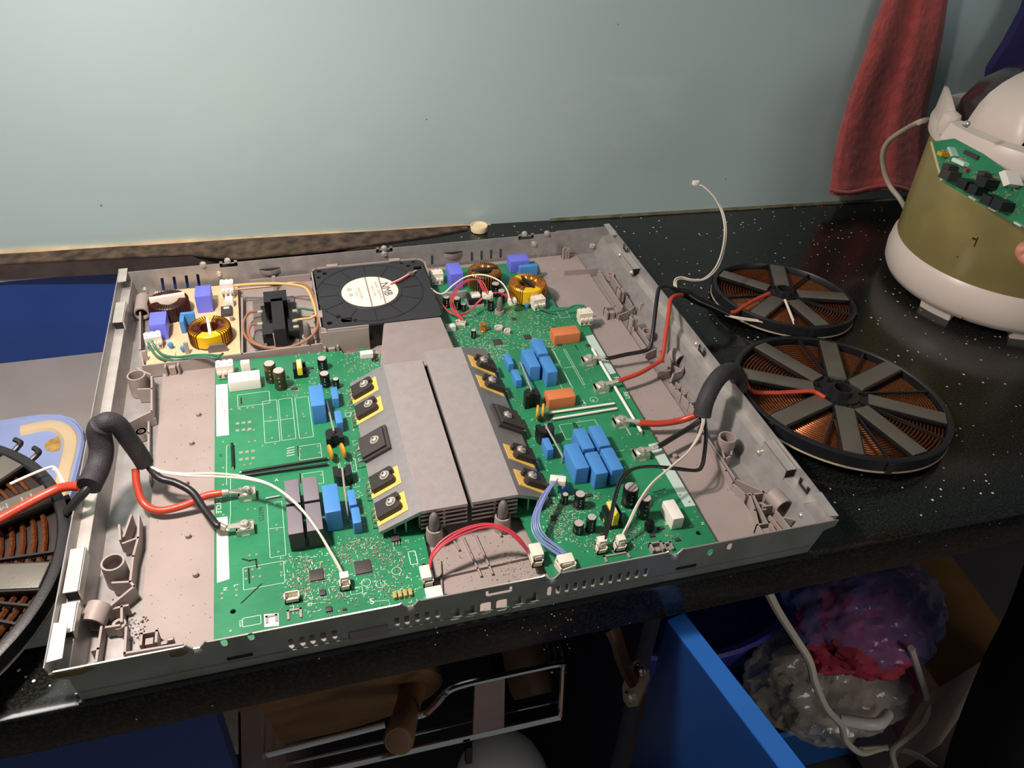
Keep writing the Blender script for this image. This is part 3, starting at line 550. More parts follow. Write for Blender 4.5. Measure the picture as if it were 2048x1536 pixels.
m=MB(); m.box(fx0+.043,fy0+.002,.008,fx0+.1,fy0+.004,.0335); m.build('outlet_grille','blackg',fan,flat=True)
m=MB(); m.lathe(fcx,fcy,[(.0335,.0342),(.0330,.0349),(.0305,.0349),(.0300,.0345),(.001,.0345)],48); m.build('hub_ring','fanblack',fan)
m=MB(); m.lathe(fcx,fcy,[(.0295,.0345),(.0293,.0350),(.0001,.0350)],48); lb=m.build('label',mat('cream_label','efe0d2',.5),fan)
m=MB()
for a in (33,62,118,150,208,240,300,335,3,90,180,270):
    a=math.radians(a); r1=.034; r2=.050 if a%1.5 else .055; m.box(0,0,0,1,1,1,lambda u,v,s,a=a:(fcx+math.cos(a)*(r1+(.022)*u)-math.sin(a)*(v-.5)*.0009,fcy+math.sin(a)*(r1+.022*u)+math.cos(a)*(v-.5)*.0009,.0342+s*.0003))
m.lathe(fcx,fcy,[(.0560,.0342),(.0558,.0346),(.0550,.0346),(.0548,.0342)],60,0); m.build('raised_lines','black',fan,flat=True)
for body,sz,dx_,dy_ in (('NMB',.0125,.0170,.001),('MODEL  12038VA-24L',.0036,.0085,0),('24V DC   0.30A',.0032,.0035,0),('MADE IN CHINA',.0030,-.0105,-.002),('CLASS E',.0030,-.0142,-.003),('CE   UL',.0055,-.0205,.002)):
    text(body,sz,fcx+dx_,fcy+dy_,.03505,-86,mat('print_black','2e2826',.6) if sz>.004 else mat('print_grey','8c7d76',.6),lb)
m=MB()
for dx_ in (.0125,-.0015): 
    hh=math.sqrt(.0293**2-dx_**2); m.box(fcx+dx_-.0007,fcy-hh,.0350,fcx+dx_+.0007,fcy+hh,.03506)
m.build('printed_line',MATS['print_grey'],lb,flat=True)
for k,(mt,dz) in enumerate((('whitew',.0),('redw',.0011))):
    m=MB(); m.tube([P(781,567+k*2,.0352),P(800,558+k*2.5,.0362),P(818,548+k*2,.0362),P(833,541+k,.0350)],.0008,6,4); m.build('wire',mt,fan)
m=MB(); q=P(822,547,.036); m.rb(q.x,q.y,.0348,.007,.0045,.0028,.0005,20); m.build('wire_clip','plasticd',fan)
# plastic cradle round the fan, belongs to the tray
m=MB(); g=.0022; m.wall([(fx0+.043,fy0-g),(fx0+.003,fy0-g),(fx0-g,fy0+.003),(fx0-g,fy1-.004),(fx0+.003,fy1+g),(fx1-.004,fy1+g),(fx1+g,fy1-.004),(fx1+g,fy1-.03)],.006,.0350,.0014); m.build('fan_cradle','tray',tray,flat=True)
m=MB(); m.box(fx0-.003,fy0-.0035,.005,fx0+.043,fy0-.0015,.0325); m.build('fan_cradle','tray',tray,flat=True)
for x,y,rz in ((664,530,0),(789,518.5,0),(640,627,90)):
    q=P(x,y,.036); m=MB(); m.rb(q.x,q.y,.0345,.012,.0048,.0016,.0004,rz); m.build('snap_hook','tray',tray)
# ================================================================== HEAT SINKS
def heatsink(name_lbl,mir,xr,xi,xo,y0,y1,yo0,yo1,screws,rect_i):
    hs=thing('heat_sink',name_lbl,'heat sink',((xr+xi)/2,(y0+y1)/2,.012))
    zt,zl=.0365,.0195
    m=MB(); m.box(min(xr,xi),y0,zt-.003,max(xr,xi),y1,zt); m.build('top_plate','alu',hs,flat=True)
    sg=1 if xo>xr else -1
    # slope plate
    pr=[(xr,zt),(xo,zl),(xo-sg*.001,zl-.003),(xr,zt-.0035)]
    m=MB(); vs=[]; 
    for k,(ya,yb_) in enumerate(((y0,y1),)):
        A=[(pr[0][0],y0,pr[0][1]),(pr[1][0],yo0,pr[1][1]),(pr[2][0],yo0,pr[2][1]),(pr[3][0],y0,pr[3][1])]
        B=[(pr[0][0],y1,pr[0][1]),(pr[1][0],yo1,pr[1][1]),(pr[2][0],yo1,pr[2][1]),(pr[3][0],y1,pr[3][1])]
    m.rings([A,B],1); m.build('slope_plate',mat('aluminium_slope','a3a09f',.42,.7,.05,160,.1,500),hs,flat=True)
    for i in range(4):
        z=zt-.0072-i*.0044; m=MB(); e=.0006*i; m.box(min(xr+sg*.0,xi),y0+.0005,z,max(xr,xi)-.0,y1,z+.0019); m.build('fin','aluedge',hs,flat=True)
    m=MB(); m.box(xr-.001,y0+.004,.014,xr+.001,y1,zt-.003); m.box((xr+xi)/2-.001,y0+.001,.014,(xr+xi)/2+.001,y1,zt-.003)
    for k in (.35,.62): x=xr+(xo-xr)*k; z=zt+(zl-zt)*k; m.box(x-.0007,y0+.003,.0135,x+.0007,y1-.003,z-.003)
    m.build('web','aluedge',hs,flat=True)
    # devices lie on the slope: local frame u down-slope, v along Y, w normal
    Lr=math.hypot(xo-xr,zt-zl); ud=Vector((xo-xr,0,zl-zt)).normalized(); vd=Vector((0,1,0)); wd=ud.cross(vd) ; wd=wd if wd.z>0 else -wd
    def T0(px,py,hh):
        d=ray(px,py); o=Vector((xr,0,zt))+wd*hh
        return CAM+d*((o-CAM).dot(wd)/d.dot(wd))-wd*hh
    for i,(sx,sy) in enumerate(screws):
        c=T0(sx,sy,.006); big=(i==rect_i)
        T=lambda u,v,w_,c=c:c+ud*u+vd*v+wd*w_
        if not big:
            m=MB(); pts=[(-.0105,-.0115),(.0165,-.0115),(.0165,.0085),(-.0105,.0085)] if sg<0 else [(-.0125,-.0100),(.0135,-.0125),(.0135,.0060),(-.0060,.0085),(-.0125,.0085)]
            m.prism(pts,.0001,.0005,T); m.build('insulating_pad','yellow2',hs,flat=True)
            b=MB(); b.prism([(-.0052,-.0078),(.0138,-.0078),(.0138,.0078),(-.0052,.0078),(-.0068,.0060),(-.0068,.0025),(-.0046,.0022),(-.0046,-.0022),(-.0068,-.0025),(-.0068,-.0060)],.0006,.0052,T); 
            lead=[(-.0054,),(0,),(.0054,)]
        else:
            b=MB(); b.prism([(-.0110,-.0145),(.0135,-.0145),(.0155,-.0120),(.0155,.0120),(.0135,.0145),(-.0110,.0145)],.0002,.0032,T); b.prism([(-.0085,-.0120),(.0140,-.0120),(.0140,.0120),(-.0085,.0120)],.0032,.0055,T)
            lead=[(-.0105,),(-.0035,),(.0035,),(.0105,)]
        dv=b.build('bridge_rectifier' if big else 'transistor','chip' if big else 'black',hs,flat=True)
        if not big: dv.data.materials[0]=mat('device_black','2b2826',.5,0,.06,200)
        m=MB(); m.axis(T(0,0,.0053),T(0,0,.0083),[(0,.0042),(.25,.0042),(.26,.0031),(.8,.0029),(1,.0018)],18); m.build('screw','tin',dv)
        m=MB(); m.axis(T(0,0,.00831),T(0,0,.00836),[(0,.0010),(1,.0010)],6); m.build('screw_recess','dark',dv)
        for (v,) in lead:
            e=.0155 if big else .0138
            m=MB(); p0=T(e,v,.0022); p1=T(e+.0040,v,.0022); p2=Vector((p1.x+sg*.0012,p1.y,.0125)); m.tube([p0,p1,p2],.00062,6,2); m.build('lead','tin',dv)
    return hs
HS1=heatsink('left aluminium heat sink with sloping left side carrying black transistors','L',.2460,.2822,.2145,.0795,.2680,.0815,.2690,[(727.5,767.3),(736.3,807),(748.5,879.4),(768.3,950),(780.8,1002.8)],2)
HS2=heatsink('right pinkish aluminium heat sink with sloping right side, set further back','R',.3222,.2857,.3500,.0800,.2810,.0865,.2960,[(968,719),(985,759),(1016,829),(1043.5,898.7),(1065.3,950)],2)
# ================================================================== TRANSFORMER
tf=thing('mains_filter_choke','black mains transformer with brown and yellow leads beside the fan','transformer',tuple(P(550,650,.006)))
a=P(521,600,.028); 
def bxp(m,x0,y0,x1,y1,z0,z1,rz=0):     # box whose top face spans two pixels (back-left, front-right)
    A=P(x0,y0,z1); B=P(x1,y1,z1); m.box(min(A.x,B.x),min(A.y,B.y),z0,max(A.x,B.x),max(A.y,B.y),z1)
m=MB(); bxp(m,541,598,571,657,.008,.030); m.build('core',mat('core_black','1f1f21',.6,0,.1,200),tf,flat=True)
m=MB(); bxp(m,526,584,574,600,.010,.030); bxp(m,529,648,572,664,.008,.022); bxp(m,521,612,541,668,.008,.018); bxp(m,571,606,598,660,.008,.018); m.build('bobbin','blackg',tf,flat=True)
for (x,y) in ((520,622),(520,646),(590,620),(590,640),(592,652),(531,590),(566,588)):
    q=P(x,y,.0195); m=MB(); m.rb(q.x,q.y,.016,.0055,.0040,.0035,.0005); m.build('terminal','tin',tf)
m=MB(); bxp(m,505,600,600,690,.006,.0075); m.build('bracket','plasticd',tf,flat=True)
# ================================================================== CIRCUIT BOARDS
ZP=.0120
def Pb(x,y,z=ZP): return P(x,y,z)
def poly_px(l,z=ZP): return [tuple(P(x,y,z)[:2]) for x,y in l]
pl_=poly_px([(430,726),(585,710),(683,701.5),(688,709),(715,704),(720,696),(751,700),(743,718),(744,722.7),(756,726)])
PL=[(.0948,.009),pl_[0]]+pl_[1:]+[(.2500,.322),(.2520,.270),(.2520,.080),(.2478,.0775),(.2455,.009)]
PL=[p for p in PL]
a=P(1186,669,ZP); b=P(1429,1076,ZP); ex_=b.x+(b.x-a.x)*(b.y-.009)/(a.y-b.y)
PR=[(.3300,.009),(ex_,.009),(b.x,b.y),(a.x,a.y)]+poly_px([(1180,657),(1172,612),(1114,615),(1076,542),(1070,522)])
PR+=[(P(1070,522,ZP).x-.03,P(1070,522,ZP).y+.001),(.3185,P(1070,522,ZP).y+.001),(.3200,.345),(.3190,.30),(.3180,.082),(.3240,.080)]
BL_=thing('circuit_board','green circuit board on the left side of the chassis','circuit board',(.17,.17,.0104))
BR_=thing('circuit_board','green circuit board on the right of the heat sinks, reaching to the back wall','circuit board',(.40,.25,.0104))
BF_=thing('filter_board','small tan circuit board with two wound toroids at the back left','circuit board',(.073,.42,.0104))
BR_.name='circuit_board.001'
ccw=lambda p:p if area2(p)>0 else p[::-1]
hL=[circ_(*P(466,1223,ZP)[:2],.0020),circ_(*P(848,1131,ZP)[:2],.0018)]; hR=[circ_(*P(1147,639,ZP)[:2],.0020),circ_(*P(1397,1066,ZP)[:2],.0022)]
m=MB(); m.plate(ccw(PL),hL,.0104,ZP); m.build('laminate','pcb',BL_,flat=True)
m=MB(); m.plate(ccw(PR),hR,.0104,ZP); m.build('laminate','pcb',BR_,flat=True)
PF=poly_px([(296,623),(292.6,726),(481,706),(475.5,590.5),(400,590),(297,600)]); 
q0=P(292.6,727,ZP); q1=P(481,706,ZP); q2=P(475.5,590.5,ZP); PF=[(q0.x,q0.y-.004),(q1.x,q0.y-.001),(q2.x,.482),(q0.x,.482)]
m=MB(); m.plate(ccw(PF),[],.0104,ZP); m.build('laminate','pcbt',BF_,flat=True)
# ---- silkscreen, pads, tracks
class SK:
    def __init__(s): s.m=MB(); s.p=MB()
    def line(s,pts,t=.00028,close=False):
        q=[tuple(P(x,y,ZP)[:2]) for x,y in pts]; q=q+[q[0]] if close else q; s.m.wall(q,ZP-.00002,ZP+.00006,t); return s
    def rect(s,x0,y0,x1,y1,t=.00028):     # world-aligned rectangle between two pixels (back-left, front-right)
        A=P(x0,y0,ZP); B=P(x1,y1,ZP); s.m.wall([(A.x,A.y),(B.x,A.y),(B.x,B.y),(A.x,B.y),(A.x,A.y)],ZP-.00002,ZP+.00006,t); return s
    def pad(s,*l,r=.0011):
        for x,y in l: q=P(x,y,ZP); s.p.cyl(q.x,q.y,ZP-.00002,r,.00025,10)
        return s
    def sq(s,x,y,w,h):
        q=P(x,y,ZP); s.p.box(q.x-w/2,q.y-h/2,ZP-.00002,q.x+w/2,q.y+h/2,ZP+.00012); return s
    def done(s,b):
        o=s.m.build('silkscreen','silk',b,flat=True); o['kind']='stuff'; o=s.p.build('solder_pads','solder',b,flat=True); o['kind']='stuff'
S=SK()
for a in ((525,803,560,882),(557,799,592,877),(590,796,627,873)): S.rect(*a)
for y in (842,): S.line([(528,843),(556,840)]); S.line([(560,840),(588,836)])
S.rect(534,1007,572,1110); S.line([(537,1058),(569,1054)]); S.rect(486,1136,570,1165); S.rect(475,790,540,806); S.rect(597,893,644,914); S.rect(604,948,648,966); S.rect(480,848-30,481,849-30)
for x,y in ((471,847),(478,905)):
    for i in range(3):
        for j in (0,1): S.sq(x+4+i*12,y+j*14-1.5*i,.0030,.0030)
for a in ((463,819),(478,818),(495,816),(506,815),(496,861),(508,860),(498,884),(510,882),(489,930),(501,928),(525,892),(550,888),(541,835),(541,843),(574,832),(574,838),(606,828),(608,833),(544,876),(578,872),(612,867),(446,884),(455,892),(446,936),(446,970),(447,1030),(496,1019),(510,1018),(499,1111),(513,1109),(492,1142),(505,1139),(519,1137),(492,1158),(506,1154),(520,1153),(562,1129),(563,1145),(550,1008),(553,1050),(554,1060),(557,1104),(473,1180),(473,1191),(444,1187),(444,1197),(505,1177),(461,1262),(600,898),(636,893),(600,910),(638,905),(605,955),(643,950),(577,905),(585,901)): S.pad(a,r=.0010)
for k in range(4): S.line([(574+0,897+k*5),(588,894+k*5)],.0006)
S.line([(453,892),(453,970)]); S.line([(461,950),(461,1030),(452,1110)]); S.line([(460,890),(470,888)]); S.rect(700,918,714,942); S.line([(675,912),(678,945)]); S.line([(678,911),(681,944)])
S.rect(485,1237,522,1247,.0004); S.rect(700,1177,726,1185); S.line([(735,1204),(778,1200)]); S.rect(816,1104,836,1127,.0005)
S.rect(690,826,702,832)
for x,y,r in ((793,1142,.0036),(761,1168,.0034),(732,1165,.0034)):
    q=P(x,y,ZP); S.m.lathe(q.x,q.y,[(r,ZP),(r,ZP+.00008),(r-.0003,ZP+.00008),(r-.0003,ZP)],20,0); S.pad((x-3,y),(x+4,y),r=.0004)
rnd=random.Random(12)
def vias(S,n,poly,r0=.0002,r1=.0004):
    xs=[p[0] for p in poly]; ys=[p[1] for p in poly]
    for i in range(n):
        x,y=rnd.uniform(xs[0],xs[1]),rnd.uniform(ys[0],ys[1]); S.pad((x,y),r=rnd.uniform(r0,r1))
def ticks(S,n,poly):
    for i in range(n):
        x,y=rnd.uniform(*poly[0]),rnd.uniform(*poly[1]); q=P(x,y,ZP); l=rnd.uniform(.0007,.0026); t=.00030
        if rnd.random()<.5: S.m.box(q.x,q.y,ZP-.00002,q.x+l,q.y+t,ZP+.00006)
        else: S.m.box(q.x,q.y,ZP-.00002,q.x+t,q.y+l,ZP+.00006)
vias(S,60,((450,660),(1120,1230))); vias(S,60,((640,850),(1080,1200))); vias(S,50,((690,715),(760,1060))); vias(S,40,((590,740),(700,770))); vias(S,30,((500,640),(880,960)))
ticks(S,330,((600,850),(1075,1210))); ticks(S,120,((560,640),(1110,1230))); ticks(S,130,((590,755),(702,790))); ticks(S,110,((688,722),(770,1060)))
S.done(BL_)
for a,b,t in (((482,796),(483,808),.0012),((596,893),(597,912),.0011),((600,948),(601,966),.0011),((485,1118),(500,1122),.0012),((500,1121),(512,1119),.0012),((512,1119),(514,1135),.0012),((497,1137),(499,1166),.0012),((483,1206),(523,1168),.0010)):
    m=MB(); m.wall([tuple(P(*a,ZP)[:2]),tuple(P(*b,ZP)[:2])],ZP-.00002,ZP+.00009,t); m.build('routed_slot','dark',BL_,flat=True)
S=SK()
S.rect(1105,700,1126,780); S.line([(1108,703),(1141,770)]); S.rect(1130,698,1166,770); S.line([(1128,736),(1150,733)]); S.rect(1118,850,1205,868); S.rect(1205,870,1240,935); S.line([(1220,905),(1248,900)]); S.rect(1240,835,1262,870); S.rect(1160,801,1172,811); S.rect(1112,620,1140,634)
for a in ((1147,685),(1170,700),(1120,722),(1185,735),(1177,738),(1192,758),(1182,762),(1170,775),(1130,788),(1166,757),(1172,740),(1160,730),(1219,800),(1227,832),(1255,870),(1276,868),(1245,876),(1295,872),(1303,866),(1121,864),(1159,842),(1160,852),(1238,920),(1250,935),(1262,930),(1240,950),(1251,955),(1256,948),(1310,960),(1321,957),(1296,985),(1320,1000),(1312,992),(1385,1040),(1390,1024),(1395,1034),(1379,1004),(1360,990),(1300,975),(1330,985),(1253,893),(1262,899)): S.pad(a,r=.0010)
for p_,n in ((((1080,1160),(1000,1100)),70),(((1150,1300),(1040,1110)),60),(((900,1120),(620,700)),160),(((960,1010),(700,730)),40),(((1000,1110),(700,900)),60),(((1120,1300),(790,960)),60)): vias(S,n,p_,.0002,.0005)
ticks(S,430,((905,1110),(622,700))); ticks(S,240,((1085,1175),(985,1090))); ticks(S,130,((1170,1300),(985,1110))); ticks(S,90,((955,1015),(690,725))); ticks(S,50,((1030,1100),(790,960))); ticks(S,30,((1020,1110),(500,610)))
q=P(1188,799,ZP); S.m.lathe(q.x,q.y,[(.0038,ZP),(.0038,ZP+.00008),(.0035,ZP+.00008),(.0035,ZP)],24,0)
S.done(BR_)
for a,b,t in (((1146,845),(1150,855),.0012),((1150,846),(1155,856),.0012),((1307,985),(1330,978),.0010),((1150,690),(1156,700),.0008)):
    m=MB(); m.wall([tuple(P(*a,ZP)[:2]),tuple(P(*b,ZP)[:2])],ZP-.00002,ZP+.00009,t); m.build('routed_slot','dark',BR_,flat=True)
M['palepatch']=mat('pale_patch','b9cfc4',.45)
for b,pt,mt,z in ((BL_,[(432,770),(455,768),(458,870),(433,873)],'label',.0002),(BL_,[(433,1036),(455,1033),(459,1158),(434,1166)],'cream',.0001),(BR_,[(1170,673),(1186,669),(1232,746),(1214,750)],'palepatch',.0001),(BR_,[(1296,889),(1316,885),(1391,1011),(1370,1014)],'palepatch',.0001),(BL_,[(528,1229),(557,1227),(558,1252),(529,1255)],'white',.0003)):
    m=MB(); m.plate(ccw(poly_px(pt)),[],ZP,ZP+z); m.build('sticker' if mt!='palepatch' else 'bare_patch',mt,b,flat=True)
# codes on the sticker
q=P(445,860,ZP); m=MB(); rq=random.Random(5)
for b0 in ():
    q=P(*b0,ZP+.0002)
    for i in range(6):
        for j in range(6):
            if rq.random()<.5: m.box(q.x-.002+i*.00065,q.y-.002+j*.00065,q.z,q.x-.002+i*.00065+.0006,q.y-.002+j*.00065+.0006,q.z+.00004)
for i in range(14):
    q=P(451,800+i*1.6,ZP+.0002)
    if i%3: m.box(q.x-.001,q.y,q.z,q.x+.002,q.y+.0004,q.z+.00004)
m.build('printed_code',MATS['print_grey'],BL_,flat=True)
def tb(body,size,px,py,rz,mt,parent,z=ZP+.0001): q=P(px,py,z); return text(body,size,q.x,q.y,z,rz,mt,parent)
tb('A.PLUS',.0040,443,806,-90,'print_grey' if 0 else MATS['print_grey'],BL_,ZP+.00025); tb('BRDIG-0201TS',.0024,449,830,-90,MATS['print_grey'],BL_,ZP+.00025)
tb('LIFECYCLE',.0056,437,1003,-90,'silk',BL_); tb('LIFE',.0062,1254,790,81,'silk',BR_); tb('E',.0062,1234,755,90,'silk',BR_)
tb('663725',.0052,522,1028,-90,MATS['print_black'],BL_); tb('N',.0040,450,1178,-90,'silk',BL_); tb('L',.0044,472,1171,-90,'silk',BL_); tb('PE',.0036,1332,1047,-95,'silk',BR_) ; tb('N',.0036,1405,1047,-100,'silk',BR_); tb('L',.0036,1382,1053,-100,'silk',BR_)
tb('S',.0070,744,1203,0,'silk',BL_); tb('61',.0040,441,911,-90,MATS['print_black'],BL_); tb('A',.0044,553,960,0,'silk',BL_); tb('A',.0044,1169,806,0,'silk',BR_); tb('R',.0032,1187,801,0,'silk',BR_); tb('P9',.0030,621,1208,0,'silk',BL_); tb('1222005',.0034,1125,628,0,'silk',BR_); tb('NTC3',.0022,481,1247,90,'silk',BL_)
# ---- small surface-mount parts: countless, one mesh per board
def smd(board,regions,seed):
    rnd=random.Random(seed); A,B,C_=MB(),MB(),MB()
    for (x0,y0,x1,y1,n) in regions:
        for i in range(int(n*1.5)):
            q=P(rnd.uniform(x0,x1),rnd.uniform(y0,y1),ZP); l=rnd.choice((.0010,.0013,.0016)); w_=l*.5; h=.0005; v=rnd.random()<.5
            def bx(m,a,b_,c,d,z=h):
                if v: m.box(q.x+c,q.y+a,ZP,q.x+d,q.y+b_,ZP+z)
                else: m.box(q.x+a,q.y+c,ZP,q.x+b_,q.y+d,ZP+z)
            bx(C_,0,l*.24,0,w_,h*1.05); bx(C_,l*.76,l,0,w_,h*1.05); bx(A if rnd.random()<.5 else B,l*.24,l*.76,0,w_)
    for m,mt,nm in ((A,'tan','ceramic_chips'),(B,'chip','resistor_chips'),(C_,'tin','chip_ends')):
        o=m.build(nm,mt,board,flat=True); o['kind']='stuff'
smd(BL_,[(575,1115,620,1190,60),(600,1120,690,1200,90),(690,1075,780,1130,120),(740,1095,810,1200,90),(560,1180,720,1235,40),(690,775,712,835,22),(700,950,735,1060,30),(640,755,690,790,26),(690,705,755,745,60),(560,775,600,795,22),(760,1180,830,1220,24),(660,1090,700,1120,24)],3)
smd(BR_,[(905,625,1110,700,230),(940,690,1010,722,60),(880,640,960,720,30),(1095,1000,1150,1075,110),(1140,985,1200,1020,40),(1180,1060,1290,1100,50),(1250,1035,1290,1075,24),(1045,745,1065,770,8),(1015,770,1060,960,40),(1150,1085,1240,1105,16),(1330,1050,1365,1090,10),(1020,540,1075,610,18),(1100,680,1120,700,8),(1090,640,1160,660,8)],9)
# ---- chips
def qfp(board,px,py,s,rz=0,h=.0014,name='microchip'):
    q=P(px,py,ZP+h); m=MB(); m.rb(q.x,q.y,ZP+.0001,s,s,h,.0003,rz); o=m.build(name,'chip',board)
    m=MB(); n=int(s/.0009); ca,sa=math.cos(math.radians(rz)),math.sin(math.radians(rz))
    for i in range(n):
        t=-s/2+s*(i+.5)/n
        for u,v,du__,dv__ in ((t,s/2,.00018,.0008),(t,-s/2-.0008,.00018,.0008),(s/2,t,.0008,.00018),(-s/2-.0008,t,.0008,.00018)):
            m.box(u,v,ZP+.0001,u+du__*2 if du__<.0005 else u+du__,v+dv__*2 if dv__<.0005 else v+dv__,ZP+.0004,lambda a,b,c:(q.x+a*ca-b*sa,q.y+a*sa+b*ca,c))
    m.build('pins','tin',o,flat=True); return o
qfp(BL_,633,1149,.0100); qfp(BL_,726,1133,.0120); qfp(BR_,995,683,.0088); qfp(BR_,1055,673,.0070); qfp(BR_,1028,637,.0045,0); qfp(BR_,1108,1035,.0050)
def soic(board,px,py,w,d,h=.0015,name='microchip'):
    q=P(px,py,ZP+h); m=MB(); m.rb(q.x,q.y,ZP+.0001,w,d,h,.0002); o=m.build(name,'chip',board); m=MB(); n=max(3,int(w/.0012))
    for i in range(n):
        x=q.x-w/2+w*(i+.5)/n
        for sgn in (1,-1): m.box(x-.0002,q.y+sgn*d/2 if sgn>0 else q.y-d/2-.0010,ZP+.0001,x+.0002,q.y+sgn*d/2+.0010 if sgn>0 else q.y-d/2,ZP+.0004)
    m.build('pins','tin',o,flat=True)
for a in ((BL_,645,1184,.0042,.0048),(BL_,657,1217,.0044,.0044),(BL_,588,776,.0052,.0030),(BL_,623,735,.0030,.0025),(BL_,575,753,.002,.003),(BL_,688,1217,.0026,.0020),(BR_,1028,600,.0050,.0035),(BR_,1108,655,.004,.003),(BR_,1176,990,.0070,.0028),(BR_,1150,1010,.0045,.0045),(BR_,1206,1066,.0045,.0030),(BR_,1304,1070,.0040,.0030),(BR_,1322,1055,.0050,.0028),(BR_,1355,1078,.0040,.0030),(BR_,1157,1020-5,.004,.003),(BR_,1118,688,.004,.004),(BR_,1176,690,.004,.003)): soic(*a)
q=P(791,1078,ZP+.002); m=MB(); m.rb(q.x,q.y,ZP+.001,.0062,.0045,.0020,.0003); dp_=m.build('regulator','chip',BL_)
m=MB(); [m.box(q.x+d-.0005,q.y-.0050,ZP,q.x+d+.0005,q.y-.002,ZP+.0015) for d in (-.0022,0,.0022)]; m.build('pins','tin',dp_,flat=True)
# ---- film capacitors
def film(board,cx,cy,w,d,h,mt='blue',ch=.0007,name='film_capacitor',z=ZP):
    m=MB(); m.rb(cx,cy,z+.0004,w,d,h-.0004,ch); return m.build(name,mt,board)
for a in ((.1832,.2409,.0122,.0297,.0207),(.1992,.2531,.0062,.0175,.0112),(.1991,.2190,.0064,.0173,.0112),(.1830,.1126,.0122,.0300,.0207),(.1988,.1187,.0062,.0170,.0118),(.1996,.0991,.0066,.0167,.0118)): film(BL_,*a)
for a in ((.4001,.2779,.0108,.0265,.0165),(.3860,.2600,.0110,.0300,.0170),(.3995,.2466,.0108,.0262,.0170),(.3680,.2730,.0060,.0175,.0092),(.3683,.2463,.0064,.0175,.0095),(.3672,.1443,.0062,.0158,.0118),(.3838,.1187,.0118,.0310,.0176),(.3970,.1385,.0108,.0268,.0172),(.4115,.1390,.0108,.0268,.0172),(.3972,.1077,.0112,.0266,.0172),(.4115,.1092,.0108,.0270,.0172)): film(BR_,*a)
q=P(1128,962,.022); film(BR_,q.x-.001,q.y,.0062,.0150,.0110)
for (x0,x1) in ((.1493,.1604),(.1628,.1745)):
    for (y0,y1) in ((.1150,.1410),(.0840,.1125)):
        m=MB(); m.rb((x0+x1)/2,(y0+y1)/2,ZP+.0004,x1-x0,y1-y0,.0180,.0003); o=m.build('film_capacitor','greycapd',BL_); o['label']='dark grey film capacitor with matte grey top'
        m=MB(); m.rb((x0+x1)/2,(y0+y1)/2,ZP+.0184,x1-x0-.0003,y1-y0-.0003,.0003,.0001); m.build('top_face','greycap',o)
for a in ((.3498,.4360,.0150,.0250,.0195),(.4285,.4540,.0230,.0165,.0150)): film(BR_,*a,mt='violet',ch=.0006)['label']='violet film capacitor'
for a in ((.0425,.3990,.0158,.0240,.0185),(.0843,.4405,.0158,.0222,.0200)): film(BF_,*a,mt='violet',ch=.0006)
film(BR_,.4360,.4380,.022,.006,.0130)
film(BF_,.0640,.4010,.0045,.0130,.0140); film(BF_,.0690,.4090,.0135,.0045,.0150)
# ---- relays
film(BR_,.4362,.3045,.0278,.0150,.0120,'orange',.0006,'relay'); film(BR_,.3987,.2070,.0262,.0140,.0122,'orange',.0006,'relay')
o=film(BL_,.1213,.2955,.0282,.0150,.0110,'white',.0006,'relay'); q=WL[o]; 
for i,(t,sz,dx_,dy_) in enumerate((('12 VDC',.0030,.008,.002),('R 5A 16A',.0022,.008,-.002),('- oo -',.0030,-.006,.001))): text(t,sz,q.x+dx_,q.y+dy_,ZP+.0111,2,MATS['print_grey'],o)
film(BR_,.4408,.0490,.0098,.0205,.0120,'white',.0006,'relay'); film(BL_,P(491,735,.024).x,P(491,738,.018).y,.0085,.0055,.0150,'white',.0006,'relay')
# ---- electrolytic capacitors
def ecap(board,cx,cy,r,h,mt='elcap',z=ZP):
    m=MB(); m.lathe(cx,cy,[(r*.93,z+.0003),(r,z+.001),(r,z+.0022),(r*.93,z+.0030),(r,z+.0038),(r,z+h-.0008),(r*.90,z+h)],24); o=m.build('electrolytic_capacitor',mt,board)
    m=MB(); m.lathe(cx,cy,[(r*.86,z+h-.0001),(r*.84,z+h+.0002),(.0001,z+h+.0002)],24); t=m.build('aluminium_top','eltop',o)
    m=MB(); m.box(cx-r*.6,cy-.0001,z+h+.0002,cx+r*.6,cy+.0001,z+h+.00026); m.box(cx-.0001,cy-r*.6,z+h+.0002,cx+.0001,cy+r*.6,z+h+.00026); 
    m2=MB(); 
    for zz in (.3,.55,.75): m2.box(cx-r*.22,cy-r*1.004,z+h*zz-.0006,cx-r*.02,cy-r*.985,z+h*zz+.0006)
    m2.build('stripe_mark','palepatch',o,flat=True)
    return o
for cx_,cy_,r_,h_,mt in ((.1450,.2977,.0054,.0203,'elolive'),(.1527,.2851,.0055,.0202,'elolive'),(.1928,.3063,.0046,.0126,'elcap'),(.1928,.2800,.0046,.0142,'elcap'),(.2023,.2748,.0030,.0100,'elcap')): ecap(BL_,cx_,cy_,r_,h_,mt)
for a in ((.3635,.0852,.0026,.0102),(.3737,.0795,.0044,.0140),(.3639,.0537,.0041,.0100),(.3739,.0533,.0040,.0148),(.4138,.0727,.0062,.0192),(.4196,.0575,.0048,.0210),(.3308,.3901,.0039,.0128),(.3411,.3849,.0042,.0130),(.3883,.4035,.0048,.0145),(.3907,.3871,.0042,.0150),(.3758,.3747,.0034,.0128),(.3459,.3282,.0027,.0090),(.3470,.3800,.0030,.0080)): ecap(BR_,*a)
q=P(1300,1046,.020); m=MB(); m.lathe(q.x,q.y,[(.002,ZP),(.0040,ZP+.002),(.0042,ZP+.006),(.0032,ZP+.0095),(.001,ZP+.0105)],18); m.build('choke_coil','blackg',BR_)
